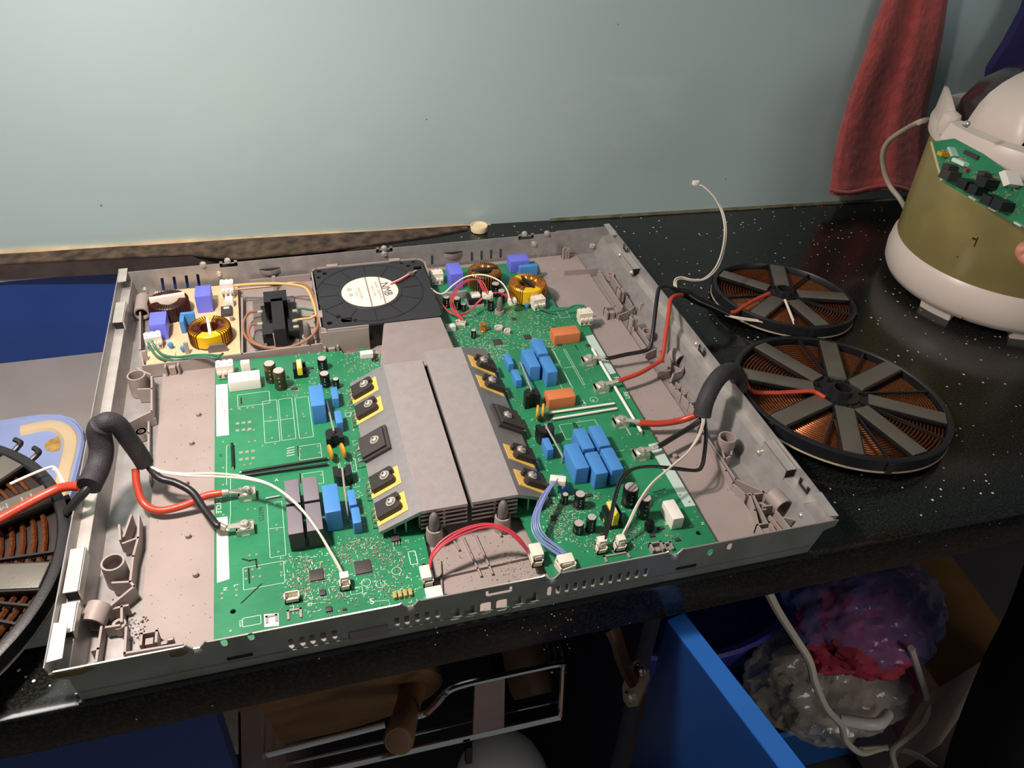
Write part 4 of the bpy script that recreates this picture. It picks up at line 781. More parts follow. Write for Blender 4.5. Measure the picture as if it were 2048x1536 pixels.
q=P(967,652,.018); m=MB(); m.lathe(q.x,q.y,[(.0035,ZP),(.0035,ZP+.001),(.0029,ZP+.0015)]+[(.0029+.0003*(k%2),ZP+.0015+k*.0006) for k in range(10)]+[(.0036,ZP+.008),(.0036,ZP+.009),(.0015,ZP+.009)],20); m.build('choke_coil','gold',BR_)
# ---- small yellow-taped transformers
def minitrafo(board,px,py,w,d,h):
    q=P(px,py,ZP+h); x,y=q.x,q.y
    m=MB(); m.rb(x,y,ZP+.001,w,d*.55,h-.004,.0006); o=m.build('transformer','yellow',board); o['label']='small transformer with black core and yellow tape'
    m=MB(); m.rb(x,y+d*.30,ZP,w*1.1,d*.38,.0040,.0004); m.rb(x,y-d*.30,ZP,w*1.1,d*.38,.0040,.0004); m.rb(x-w*.34,y+.0,ZP+.004,w*.34,d*.8,h-.006,.0005); m.rb(x+w*.36,y+.001,ZP+.004,w*.30,d*.75,h-.007,.0005); m.build('core','blackg',o)
    m=MB(); m.rb(x,y,ZP+.003,w*.42,d*.98,h-.003,.0006); m.build('tape',mat('tape_yellow','d8d040',.35),o)
    m=MB(); m.rb(x,y+.001,ZP+h-.0001,w*.30,d*.6,.0003,.0001); m.build('tape_label','palepatch',o)
minitrafo(BL_,598,727,.0115,.0150,.0120); minitrafo(BR_,1226,1016,.0125,.0165,.0150)
# ---- moulded connectors
def plug3(px,py,zt,parent,rz=0,w=.0155,d=.0120,h=.0135,mt='cream',base=ZP):
    q=P(px,py,zt); a=math.radians(rz); ca,sa=math.cos(a),math.sin(a)
    T=lambda u,v,s:(q.x+u*ca-v*sa,q.y+u*sa+v*ca,s)
    m=MB(); m.box(-w/2,-d/2+.002,base+h*.35,w/2,d/2,base+h,T); m.box(-w/2+.0008,-d/2,base+.001,w/2-.0008,d/2-.001,base+h*.5,T)
    for i in range(3): x=-w/2+w*(i+.5)/3; m.box(x-w*.11,-d/2-.0006,base+h*.45,x+w*.11,-d/2+.003,base+h*.62,T); m.box(x-w*.10,d/2-.001,base+h,x+w*.10,d/2,base+h+.0008,T)
    o=m.build('terminal_plug',mt,parent,flat=True)
    m=MB()
    for i in (0,2): x=-w/2+w*(i+.5)/3; m.box(x-.0004,-.001,base+h-.0004,x+.0004,.0010,base+h+.0001,T)
    for i in range(3): x=-w/2+w*(i+.5)/3; m.box(x-w*.08,-d/2-.0001,base+.002,x+w*.08,-d/2+.0002,base+h*.36,T)
    m.build('slots','plasticd',o,flat=True)
    return o
plug3(448,727,.026,BL_); plug3(304,670,.026,BF_,8); plug3(453,567,.028,BF_,-2,.0135,.010,.0175,'white'); plug3(873,544,.026,BR_,0,.0140); plug3(1077,595,.026,BR_,8,.0140,.011,.0135); plug3(1171,624,.026,BR_,0,.0145,.0120,.0145)
def header(px,py,parent,w,d,h,rz=0,pins=4,mt='cream',dz=0):
    q=P(px,py,ZP+h); a=math.radians(rz); ca,sa=math.cos(a),math.sin(a); T=lambda u,v,s:(q.x+u*ca-v*sa,q.y+u*sa+v*ca,s)
    m=MB(); t=.0008; z0=ZP+.0002
    m.box(-w/2,-d/2,z0,w/2,d/2,z0+.001,T); m.box(-w/2,-d/2,z0,-w/2+t,d/2,z0+h,T); m.box(w/2-t,-d/2,z0,w/2,d/2,z0+h,T); m.box(-w/2,d/2-t,z0,w/2,d/2,z0+h,T); m.box(-w/2,-d/2,z0,w/2,-d/2+t,z0+h*.7,T)
    o=m.build('socket_header',mt,parent,flat=True); m=MB()
    for i in range(pins): x=-w/2+w*(i+.5)/pins; m.box(x-.00035,-.0003,z0+.001,x+.00035,.0003,z0+h*.85,T)
    m.build('pins','tin',o,flat=True); return o
header(583,1189,BL_,.0105,.0060,.0060); header(689,1163,BL_,.0075,.0065,.0065,0,2); header(854,1148,BL_,.0075,.0130,.0070,0,3); header(1203,1092,BR_,.0080,.0060,.0060,0,2); header(1240,1087,BR_,.0090,.0060,.0060,0,2); header(1131,1123,BR_,.0135,.0100,.0070,12,5); header(1071,1108,BR_,.0085,.0140,.0070,0,4); header(997,652,BR_,.0078,.0040,.0050,-4,3,'white'); header(1014.5,659,BR_,.0060,.0040,.0050,-4,2,'white'); header(922,642,BR_,.0100,.0040,.0050,-25,4,'cream')
film(BL_,P(733,704,.018).x,P(733,704,.018).y,.0125,.0065,.0060,'white',.0005,'socket_block'); film(BL_,P(868,1185,.014).x,P(868,1185,.014).y,.0120,.0100,.0030,'white',.0004,'socket_block')
m=MB()
q=P(805,1187,.014)
for i in range(4): m.rb(q.x-.0055+i*.0037,q.y,ZP,.0028,.0060,.0030,.0005)
m.build('diode_row',mat('diode_olive','a8a060',.4),BL_)
# ---- tin terminal blocks with screws, ring lugs of the thick leads attach here
LUG={}
def lug(board,px,py,key):
    q=P(px,py,.0195); x,y=q.x,q.y
    m=MB(); m.box(x-.0065,y-.0045,.0165,x+.0065,y+.0045,.0180); 
    for s in (-1,1): m.box(x-.0065,y+s*.0045-.0005,ZP,x+.0065,y+s*.0045+.0005,.0180)
    m.box(x-.0065,y-.0045,ZP,x-.0055,y+.0045,.0180); m.box(x-.0030,y-.0060,ZP,x+.0030,y-.0045,ZP+.001)
    o=m.build('screw_terminal','tin',board,flat=True)
    m=MB(); m.lathe(x,y,[(.0045,.0180),(.0047,.0188),(.0036,.0195),(.0036,.0203),(.0028,.0215),(.0012,.0216),(.0010,.0208),(.0002,.0208)],20); m.build('screw','tin',o)
    LUG[key]=Vector((x,y,.0185)); return o
lug(BL_,493,980,'La'); lug(BL_,489,1048,'Lb'); lug(BR_,1178,714,'Ra'); lug(BR_,1203,768,'Rb'); lug(BR_,1242,837,'Rc'); lug(BR_,1283,901,'Rd')
# ---- current-sense blocks, rods, yellow discs
def sensor(board,px,py,w,d,h,rod0,rod1,flip):
    q=P(px,py,ZP+h); x,y=q.x,q.y
    sh=[]; n=8
    for i in range(n+1): a=PI*i/n; sh.append((x+w/2*math.cos(a),y+flip*(d/2-w*.35)+flip*math.sin(a)*w*.35))
    sh+=[(x-w/2,y-flip*d/2),(x-w*.22,y-flip*d/2),(x-w*.20,y-flip*d*.28),(x+w*.20,y-flip*d*.28),(x+w*.22,y-flip*d/2),(x+w/2,y-flip*d/2)]
    m=MB(); m.prism(ccw(sh),ZP,ZP+h); o=m.build('current_sensor','black',board,ang=50)
    m=MB(); m.cyl(x,y+flip*.001,ZP+h-.0001,.0024,.0003,16); m.build('opening','dark',o)
    m=MB(); A=P(*rod0,ZP+.0010); B=Vector((x,y+flip*.001,ZP+h+.0025)); m.tube([Vector((A.x,A.y,ZP)),A+Vector((0,0,.004)),A+Vector((0,0,.006))+(B-A)*.08,B+(A-B)*.05,B,B-Vector((0,0,.004))],.0009,8,4); m.build('rod','tin',o)
sensor(BL_,668,866,.0145,.0140,.0110,(654,812),0,1); sensor(BL_,685,942,.0150,.0135,.0110,(696,1040),0,-1)
sensor(BR_,1063,784,.0140,.0110,.0150,(1040,735),0,1); sensor(BR_,1092,856,.0150,.0120,.0150,(1124,924),0,-1)
def vdisc(board,px,py,r,rz=0):
    q=P(px,py,ZP+r+.002); a=math.radians(rz); d=Vector((math.cos(a),math.sin(a),0))*.0013; m=MB(); m.axis(q-d,q+d,[(0,r*.8),(.2,r*.96),(.5,r),(.8,r*.96),(1,r*.8)],24); m.build('varistor_disc','beans',board)
vdisc(BL_,661,904,.0066,12); vdisc(BL_,686,901,.0066,12); vdisc(BR_,1075,824,.0066,-20); vdisc(BR_,1086,821,.0066,-20)
def rodp(board,a,b,mt,r=.0012,z=.0140,name='jumper_rod'):
    A,B=P(*a,z),P(*b,z); m=MB(); m.axis(A,B,[(0,r),(1,r)],12); o=m.build(name,mt,board)
    m=MB(); e=(B-A).normalized()*.002; m.tube([A-e-Vector((0,0,.002)),A-e*.6,A],.0005,6,2); m.tube([B,B+e*.6,B+e-Vector((0,0,.002))],.0005,6,2); m.build('wire_end','tin',o)
rodp(BL_,(483,944),(655,917),'rod'); rodp(BL_,(489,951),(655,928),'rod'); rodp(BL_,(464,887),(466,934),'rod'); rodp(BL_,(536,996),(558,992),'tin',.0007,.0135)
rodp(BR_,(1098,826),(1228,807),'white'); rodp(BR_,(1106,838),(1233,817),'white'); rodp(BR_,(1185,698),(1283,864),'white',.0015,.0145)
# ---- wound toroids
def toroid(board,cx,cy,ro,ri,h,z0,turns,gaps,wm,cm,bar=None,seed=1,lbl=None,wr=.00055,barm='cream'):
    m=MB(); m.lathe(cx,cy,[(ro,z0+.001),(ro,z0+h-.001),(ro-.001,z0+h),(ri+.001,z0+h),(ri,z0+h-.001),(ri,z0+.001)],40,0); m.rings; 
    n=40; 
    o=m.build('toroid_coil',cm,board)
    if lbl: o['label']=lbl
    m=MB(); e=wr
    for (a0,a1,nt) in turns:
        for i in range(nt):
            a=math.radians(a0+(a1-a0)*(i+.5)/nt); c,s=math.cos(a),math.sin(a); da=.012
            pr=[(ro+e,z0),(ro+e,z0+h-.001),(ro-.001,z0+h+e),(ri+.001,z0+h+e),(ri-e,z0+h-.001),(ri-e,z0)]
            pts=[Vector((cx+r*math.cos(a+da*(k>2)),cy+r*math.sin(a+da*(k>2)),z)) for k,(r,z) in enumerate(pr)]
            m.tube(pts,wr,5,1)
    m.build('winding',wm,o)
    if bar:
        m=MB(); w,l,rz,zz,hh=bar; m.rb(cx,cy,zz,w,l,hh,.0004,rz); m.build('separator',barm,o)
    return o
c=P(414,645,.030); toroid(BF_,.0905,.3780,.0195,.0095,.0150,ZP+.001,[(100,236,17),(-58,78,16)],None,'copperd','yellow',(.0030,.030,6,ZP+.014,.0035),1,'toroid with yellow core tape and dark copper winding')
toroid(BF_,.0500,.4350,.0190,.0100,.0160,ZP+.001,[(0,360,40)],None,'copperd','black',(.034,.0045,8,ZP+.005,.0170),2,'dark wound toroid with cream separator')
toroid(BR_,.4215,.3920,.0195,.0100,.0180,ZP+.001,[(-60,112,24),(128,240,16)],None,'gold','yellow',(.0030,.026,14,ZP+.017,.0035),3,'golden wound toroid with yellow front tape',.0006,'black')
toroid(BR_,.3815,.4260,.0175,.0090,.0185,ZP+.001,[(0,360,38)],None,'gold','black',(.030,.0050,4,ZP+.004,.0170),4,'golden wound toroid with black separator','.' and .00055,'black')
tb_=text('LEFRO',.0050,.4245,.3720,ZP+.010,0,mat('tape_print','9a7a10',.5),BR_); tb_.rotation_euler=(PI/2,0,.1)
tb_.location=Vector((.4235,.3723,ZP+.0100))-WL[BR_]
# odd parts
q=P(453,622,.014); m=MB(); m.rb(q.x,q.y,ZP,.0110,.0160,.0035,.0005); o=m.build('rectifier','chip',BF_); m=MB(); m.rb(q.x,q.y+.004,ZP+.0035,.0055,.0035,.0002,.0001); m.build('sticker','label',o)
q=P(458,598,.02); m=MB(); m.rb(q.x,q.y,ZP,.0080,.0090,.0090,.0005); m.build('socket_block','white',BF_)
for x,y in ((341,690),(366,697)): q=P(x,y,.016); m=MB(); m.lathe(q.x,q.y,[(.0014,ZP),(.0016,ZP+.001),(.0028,ZP+.004),(.0020,ZP+.0062),(.0002,ZP+.0068)],12); m.build('ceramic_disc','blue',BF_)
q=P(464,637,.014); m=MB(); m.lathe(q.x,q.y,[(.0022,ZP),(.0022,ZP+.004),(.0002,ZP+.004)],12); m.build('ceramic_disc','plastic',BF_)
q=P(355,685,.0125); m=MB(); m.box(q.x-.001,P(352,712,.012).y,ZP,P(415,700,.012).x-.03,P(352,708,.012).y+.002,ZP+.0012); m.build('fuse_bar','tin',BF_)
q=P(352,680,.0125)
q=P(910,584,.020); m=MB(); m.rb(q.x,q.y,ZP,.0270,.0030,.0085,.0004); m.build('cooling_bar','alu',BR_)
q=P(949,588,.024); m=MB(); m.rb(q.x,q.y,ZP+.002,.0150,.0150,.0080,.0010); o=m.build('transformer','blackg',BR_); m=MB(); m.rb(q.x+.001,q.y,ZP+.0101,.0100,.0100,.0022,.0008); m.build('tape_label','white',o); m=MB(); m.rb(q.x,q.y-.001,ZP,.0180,.0170,.003,.0005); m.build('core','alu',o)
q=P(901,656,.014); m=MB(); m.rb(q.x,q.y,ZP,.0105,.0070,.0055,.0005); o=m.build('switch_block','palepatch',BR_); m=MB(); m.rb(q.x,q.y,ZP+.0055,.0060,.0036,.0003,.0001); m.build('window','silk',o)
q=P(1054,609,.016); m=MB(); m.lathe(q.x,q.y,[(.0014,ZP),(.0026,ZP+.003),(.0020,ZP+.0055),(.0002,ZP+.006)],12); m.build('ceramic_disc','blue',BR_)
for x,y in ((1245,1050),(1255,1046),(1210,1062)): q=P(x,y,.014); m=MB(); m.rb(q.x,q.y,ZP,.0022,.0014,.0010,.0002); m.build('diode','chip',BR_)
# ================================================================== CABLES
def cable(name,label,cat='cable',group=None,at=(0,0,0)): return thing(name,label,cat,at,group)
def wire(pts,r,mt,parent,name='wire',n=10,sm=6,flat=1): m=MB(); m.tube(pts,r,n,sm,flat=flat); return m.build(name,mt,parent)
def lead(label,name,key,pts,mt,r=.0022,side=1):
    L=LUG[key]; th=cable(name,label,at=tuple(L)); P0=pts[0]
    d=(P0-L); d.z=0; d.normalize()
    m=MB(); m.lathe(L.x,L.y,[(.0046,L.z-.0005),(.0048,L.z+.0002),(.0030,L.z+.0003)],18); pr=Vector((-d.y,d.x,0)); 
    a=L+d*.0035; b=P0; 
    m.add([a+pr*.0028,a-pr*.0028,b-pr*.0018,b+pr*.0018]+[v+Vector((0,0,.0008)) for v in (a+pr*.0028,a-pr*.0028,b-pr*.0018,b+pr*.0018)],[(3,2,1,0),(4,5,6,7),(0,1,5,4),(1,2,6,5),(2,3,7,6),(3,0,4,7)]); m.build('ring_lug','tin',th)
    m=MB(); q=pts[1]-pts[0]; m.axis(P0-q.normalized()*.001,P0+q.normalized()*.006,[(0,r*.75),(.5,r*.85),(1,r*.95)],12); m.build('crimp','tin',th)
    wire([P0+q.normalized()*.004]+pts[1:],r,mt,th,'insulation'); return th
lead('red silicone lead from the big left sleeve to the upper left screw terminal','power_lead','La',pz((455,984,.0200),(435,987,.020),(410,992,.019),(370,1010,.015),(320,1021,.013),(288,1007,.015),(274,970,.024),(271,938,.032)),'red',.0030)
lead('black silicone lead from the big left sleeve to the lower left screw terminal','power_lead','Lb',pz((450,1055,.0195),(432,1049,.021),(408,1018,.022),(385,985,.025),(352,966,.029),(318,955,.032),(292,925,.034)),'blackw',.0030)
lead('black lead bending up over the right chassis wall to the shiny heat shrink','power_lead','Ra',pz((1203,715,.0195),(1220,716,.020),(1252,709,.021),(1288,702,.022),(1301,692,.026),(1307,655,.038),(1312,612,.050),(1317,580,.056),(1325,573,.057),(1343,575,.054),(1360,582,.048)),'blackw',.0021)
lead('red lead bending up over the right chassis wall to the shiny heat shrink','power_lead','Rb',pz((1228,764,.0195),(1245,759,.020),(1280,746,.021),(1312,727,.023),(1324,716,.026),(1330,680,.035),(1337,630,.048),(1341,601,.054),(1350,592,.053),(1364,590,.047)),'red',.0022)
lead('thick red lead from the braided sleeve on the right to its screw terminal','power_lead','Rc',pz((1270,843,.0195),(1285,846,.019),(1320,847,.018),(1360,841,.020),(1392,830,.028),(1404,826,.032)),'red',.0030)
lead('thick black lead from the braided sleeve to the lowest right screw terminal','power_lead','Rd',pz((1307,896,.0195),(1322,890,.020),(1350,873,.021),(1385,852,.024),(1407,835,.030)),'blackw',.0024)
# sleeves
sl1=cable('cable_sleeve','thick black sleeve arching over the left chassis wall','sleeve',at=tuple(P(225,860,.04)))
wire(pz((178,972,.050),(196,935,.052),(203,900,.060),(198,862,.074),(212,843,.082),(236,850,.076),(258,880,.060),(278,908,.046),(290,928,.036)),lambda t:.0088 if t<.45 else .0072-.0012*max(0,t-.6),'sleeve',sl1,'sleeve',18,8)
M['white_braid']=mat('braid_end','8c8a84',.5)
m=MB(); m.tube(pz((276,932,.036),(282,937,.036),(292,934,.036)),.0012,6,3); m.build('frayed_end','white_braid',sl1)
sl2=cable('cable_sleeve','charcoal braided sleeve curving over the right chassis wall to the big coil','sleeve',at=tuple(P(1430,780,.04)))
wire(pz((1404,832,.031),(1410,805,.042),(1425,772,.052),(1445,748,.056),(1466,742,.050),(1476,756,.038),(1480,780,.026)),.0078,'sleeve',sl2,'sleeve',18,8)
sl3=cable('cable_sleeve','glossy black heat-shrink sleeve beside the small coil','sleeve',at=tuple(P(1400,600,.03)))
wire(pz((1354,583,.047),(1372,586,.043),(1395,600,.036),(1425,613,.029),(1456,628,.022)),lambda t:.0072-.0022*t,'shrink',sl3,'sleeve',16,8,.8)
# thin white pairs and plugs
def pair(label,pts,mt='whitew',r=.00085,off=(0,.002,0),plug=None,name='sensor_wires',n=2,plugmt='cream',pc=(.0065,.006,.007)):
    th=cable(name,label,at=tuple(pts[0]))
    for k in range(n):
        o=Vector(off)*k; w=[p+o*(1 if 0<i<len(pts)-1 else .8)+Vector((0,0,.0006*math.sin(i*1.7+k*2))) for i,p in enumerate(pts)]; wire(w,r,mt,th,'wire',8)
    if plug is not None:
        q=plug; m=MB(); m.rb(q.x,q.y,q.z,pc[0],pc[1],pc[2],.0005); m.rb(q.x,q.y-pc[1]*.5,q.z,pc[0]*.6,.0015,pc[2]*.7,.0003); m.build('plug',plugmt,th)
    return th
pair('pair of white wires from the left sleeve to the left board plug',pz((297,932,.036),(325,946,.034),(375,951,.034),(430,952,.036),(490,958,.039),(545,973,.042),(595,1010,.042),(635,1060,.036),(662,1105,.028),(682,1140,.022),(688,1156,.018)),plug=P(689,1158,.0165)-Vector((0,0,.002)),off=(-.0012,.0028,0))
pair('pair of white wires from the braided sleeve to the right board front',pz((1404,832,.032),(1404,850,.034),(1392,880,.038),(1368,912,.040),(1335,940,.040),(1303,968,.038),(1276,1005,.034),(1257,1045,.026),(1244,1072,.020),(1241,1084,.018)),plug=P(1241,1083,.0175)-Vector((0,0,.002)),off=(.0024,.0014,0))
pair('pair of thin black wires looping from the braided sleeve to the cream front plug',pz((1408,838,.032),(1410,870,.030),(1407,905,.028),(1402,930,.028),(1390,940,.029),(1350,936,.036),(1300,931,.042),(1262,938,.044),(1240,960,.042),(1228,995,.038),(1218,1040,.030),(1206,1078,.020),(1204,1086,.018)),'blackw',.0009,(.0004,-.0026,.001),P(1203,1086,.0175)-Vector((0,0,.002)))
pair('long white twin wire rising freely in the air with a small plug at its end',pz((1357,584,.047),(1352,572,.052),(1354,560,.054),(1366,557,.053),(1388,562,.050),(1412,558,.050),(1435,535,.053),(1448,500,.062),(1452,460,.075),(1446,425,.088),(1432,398,.100),(1412,378,.109),(1400,371,.112)),off=(-.0022,0,.0016),plug=P(1391,369,.113),pc=(.0075,.004,.0045))
pair('white twin wire lying along the front rim of the small coil',pz((1449,630,.022),(1480,636,.0195),(1520,641,.018),(1560,650,.0165),(1597,658,.0155)),off=(0,-.002,0))
pair('bundle of slate blue wires bridging two cream plugs on the right board',pz((1105,965,.027),(1085,990,.030),(1068,1025,.030),(1064,1055,.028),(1075,1080,.024),(1100,1100,.021),(1120,1112,.019)),'bluew',.0006,(.0016,.0006,.0002),n=5,plug=P(1131,1120,.0175)-Vector((0,0,.001)),pc=(.0120,.0085,.0035),name='wire_bundle')
q=P(1116,957,.028); m=MB(); m.rb(q.x,q.y,.0235,.0130,.0070,.0050,.0005,-22); tag(m.build('wire_plug','cream'),'cream plug of the blue wires lying on a small blue capacitor','plug')
pair('three bright red wires arching between the two boards at the front',pz((860,1140,.019),(866,1115,.026),(890,1088,.032),(930,1066,.036),(975,1055,.037),(1015,1065,.034),(1040,1085,.028),(1056,1104,.021)),'redw',.0008,(0,.0016,.0006),n=3,name='wire_bundle',plug=P(1072,1106,.0185),pc=(.0090,.0120,.0045))
q=P(851,1148,.0185); m=MB(); m.rb(q.x,q.y,.0180,.0075,.0120,.0035,.0005); tag(m.build('wire_plug','cream'),'cream four-way plug of the red wires on the left board','plug')
pair('bundle of crimson wires looping near the back right of the fan',pz((922,640,.018),(905,620,.024),(900,600,.032),(912,575,.040),(935,560,.044),(955,562,.043),(965,578,.038),(970,590,.034)),'redw',.0006,(.0017,-.0010,.0006),n=3,name='wire_bundle',plug=P(975,594,.030),pc=(.0105,.0070,.0055))
pair('pair of dark red wires running from under the fan to the small white plug',pz((866,590,.020),(885,612,.019),(905,628,.018),(935,625,.020),(955,605,.026),(978,588,.034),(1000,586,.034),(1018,596,.030),(1023,604,.027)),'redw',.0007,(.0012,-.0004,.0005),n=2)
pair('white wire arching from the fan over the back right toroid',pz((862,577,.034),(875,587,.030),(888,586,.030),(908,568,.038),(935,553,.044),(970,551,.047),(1000,562,.046),(1014,580,.040),(1020,602,.032)),n=1,r=.0008,plug=P(1024,607,.024),pc=(.0085,.0065,.0060))
pair('pair of green wires from the back left plug to the left circuit board',pz((296,685,.022),(303,700,.018),(318,714,.016),(345,720,.017),(380,716,.019),(410,714,.021),(430,716,.022),(440,712,.024)),'greenw',.0012,(.0035,.0035,0),n=2)
pair('short green wire running from the right filter plug to the board connector',pz((1072,605,.020),(1082,618,.017),(1100,622,.018),(1130,618,.020),(1150,611,.024),(1168,612,.026)),'greenw',.0011,n=1)
pair('brown lead looping round the black transformer',pz((514,622,.018),(497,628,.018),(487,645,.018),(489,668,.017),(505,686,.016),(535,696,.015),(570,695,.016),(605,684,.018),(630,665,.022),(636,640,.026),(630,600,.030),(618,575,.032),(590,566,.032),(540,572,.030),(470,578,.028)),'brow',.0013,n=1)
pair('second brown lead curving left of the black transformer',pz((514,648,.018),(502,652,.018),(497,668,.017),(508,684,.016),(525,692,.015)),'brow',.0013,n=1)
pair('yellowish lead from the white plug past the transformer top to the fan',pz((468,571,.030),(510,569,.032),(560,567,.034),(600,571,.034),(616,582,.032),(628,610,.028),(633,632,.026)),'yelw',.0015,n=1)
pair('short green and yellow leads on the right of the transformer',pz((592,619,.019),(605,618,.021),(618,619,.022),(628,620,.022)),'greenw',.0012,n=1)
pair('short yellow lead on the right of the transformer, below the green one',pz((590,640,.019),(605,639,.021),(620,636,.022),(630,630,.024)),'yelw',.0013,n=1)
# ================================================================== INDUCTION COILS
M['backing']=mat('dark_backing','241a14',.5)
def coil(name,label,C,r,tx,ty,bars,spokes,turns,r0,zt=.0,barw=.020,rb0=.030,wire_r=.0010,hub_r=.018,bar_h=.0030,sag=0,rbo=None,lablast=None,cmt='copper'):
    nrm=Vector((-tx,-ty,1)).normalized(); q=nrm.to_track_quat('Z','Y'); xa=Vector((1,0,0)); xa=(xa-nrm*xa.dot(nrm)).normalized(); ya=nrm.cross(xa)
    Mx=Matrix(((xa.x,ya.x,nrm.x,0),(xa.y,ya.y,nrm.y,0),(xa.z,ya.z,nrm.z,0),(0,0,0,1)))
    th=thing(name,label,'coil',C,rot=Mx.to_euler(),local=True)
    m=MB(); m.lathe(0,0,[(r*.90,-.0135),(r*1.005,-.0135),(r*1.005,-.0120),(r*.90,-.0120)],72,0); mi=m.build('mica_ring','mica',th)
    m=MB(); m.lathe(0,0,[(hub_r,-.0112),(r*.95,-.0112),(r*.95,-.0100),(hub_r,-.0100)],72,0); m.build('backing','backing',th)
    pts=[]; N=turns*48; rr0,rr1=r0,r*.93
    m=MB(); 
    for i in range(N+1):
        a=2*PI*i/48; rr_=rr0+(rr1-rr0)*i/N; pts.append(Vector((rr_*math.cos(a),rr_*math.sin(a),-.0075)))
    m.tube(pts,wire_r,5,1); m.build('winding',cmt,th)
    m=MB(); m.lathe(0,0,[(r*.955,-.0118),(r,-.0118),(r,-.0010),(r*.985,0),(r*.955,0),(r*.945,-.0012),(r*.945,-.0118)],72,0); m.build('outer_ring','black',th)
    m=MB(); m.lathe(0,0,[(.0075,-.0105),(hub_r,-.0105),(hub_r,-.0018),(.0105,-.0012),(.0100,.0045),(.0082,.0045),(.0078,-.0090)],40,0); m.build('hub','black',th)
    ro=rbo or r*.97
    for a in bars:
        a=math.radians(a); c,s=math.cos(a),math.sin(a); T=lambda u,v,w_:(u*c-v*s,u*s+v*c,w_)
        m=MB(); m.box(hub_r*.8,-barw/2-.0016,-.0048,ro,barw/2+.0016,-.0030,T); m.box(hub_r*.9,-barw/2-.0016,-.0048,ro,-barw/2-.0002,-.0008,T); m.box(hub_r*.9,barw/2+.0002,-.0048,ro,barw/2+.0016,-.0008,T); ar=m.build('arm','black',th,flat=True)
        m=MB(); m.rb((rb0+ro-.003)/2,0,-.0030,ro-.003-rb0,barw,bar_h,.0005); m.xf(Matrix.Rotation(a,4,'Z')); m.build('ferrite_bar','ferrite',ar)
    for a in spokes:
        a=math.radians(a); c,s=math.cos(a),math.sin(a); m=MB(); m.box(hub_r*.9,-.0010,-.0045,r*.96,.0010,-.0015,lambda u,v,w_:(u*c-v*s,u*s+v*c,w_)); m.build('spoke','black',th,flat=True)
    for k in range(6):
        a=math.radians(20+k*60); c,s=math.cos(a),math.sin(a); m=MB(); m.box(r*.99,-.0025,-.0125,r*1.025,.0025,-.002,lambda u,v,w_:(u*c-v*s,u*s+v*c,w_)); m.build('lug','black',th,flat=True)
    return th
CB=coil('induction_coil','large round induction coil with eight ferrite bars, right of the chassis',(.6682,.1609,.0165),.1030,-.0857,-.0362,(),(),20,.030,barw=.0175)
def coil_angle(C,tx,ty,px,py):
    d=ray(px,py); n=Vector((-tx,-ty,1)); c=Vector(C); X=CAM+d*((c-CAM).dot(n)/d.dot(n)); return math.degrees(math.atan2(X.y-c.y,X.x-c.x)),(X-c).length
def addbars(th,C,tx,ty,pix,spk,r,barw,hub_r,rb0):
    for px,py in pix:
        a,_=coil_angle(C,tx,ty,px,py); a=math.radians(a); c,s=math.cos(a),math.sin(a); T=lambda u,v,w_:(u*c-v*s,u*s+v*c,w_); ro=r*.955
        m=MB(); m.box(hub_r*.8,-barw/2-.0016,-.0048,ro,barw/2+.0016,-.0030,T); m.box(hub_r*.9,-barw/2-.0016,-.0048,ro,-barw/2-.0002,-.0008,T); m.box(hub_r*.9,barw/2+.0002,-.0048,ro,barw/2+.0016,-.0008,T); ar=m.build('arm','black',th,flat=True)
        m=MB(); m.rb((rb0+ro-.002)/2,0,-.0030,ro-.002-rb0,barw,.0032,.0005); m.xf(Matrix.Rotation(a,4,'Z')); m.build('ferrite_bar','ferrite',ar)
    for px,py in spk:
        a,_=coil_angle(C,tx,ty,px,py); a=math.radians(a); c,s=math.cos(a),math.sin(a); m=MB(); m.box(hub_r*.9,-.0009,-.0045,r*.96,.0009,-.0015,lambda u,v,w_:(u*c-v*s,u*s+v*c,w_)); m.build('spoke','black',th,flat=True)
addbars(CB,(.6682,.1609,.0165),-.0857,-.0362,[(1560,712),(1662,705),(1768,740),(1850,825),(1815,885),(1705,890),(1590,825),(1520,752)],[(1610,690),(1725,710),(1820,780),(1860,860),(1770,900),(1650,880)],.1030,.0175,.022,.026)
CS=coil('induction_coil','small round induction coil beside the rice cooker',(.7104,.3391,.0150),.0800,-.0728,-.0574,(),(),17,.020,barw=.0175,hub_r=.013)
CS.name='induction_coil.001'
addbars(CS,(.7104,.3391,.0150),-.0728,-.0574,[(1490,560),(1558,545),(1660,590),(1620,628),(1535,612)],[(1470,590),(1600,560),(1660,612),(1590,640)],.0800,.0170,.014,.018)
wire(pz((1447,627,.023),(1470,624,.022),(1485,615,.021),(1510,600,.020),(1538,587,.020)),.0022,'red',thing('coil_lead','red lead running from the heat-shrink sleeve to the small coil hub','cable',tuple(P(1447,627,.02))),'insulation')
wire(pz((1486,745,.024),(1500,780,.022),(1540,786,.021),(1590,784,.021),(1625,783,.021),(1650,795,.020)),.0022,'red',thing('coil_lead','red lead running across the big coil to its hub','cable',tuple(P(1500,780,.02))),'insulation')
wire(pz((1570,600,.020),(1580,625,.018),(1590,650,.017)),.0015,'whitew',thing('sensor_wires','short white wires from the small coil hub over its rim','cable',tuple(P(1575,610,.018))),'wire')
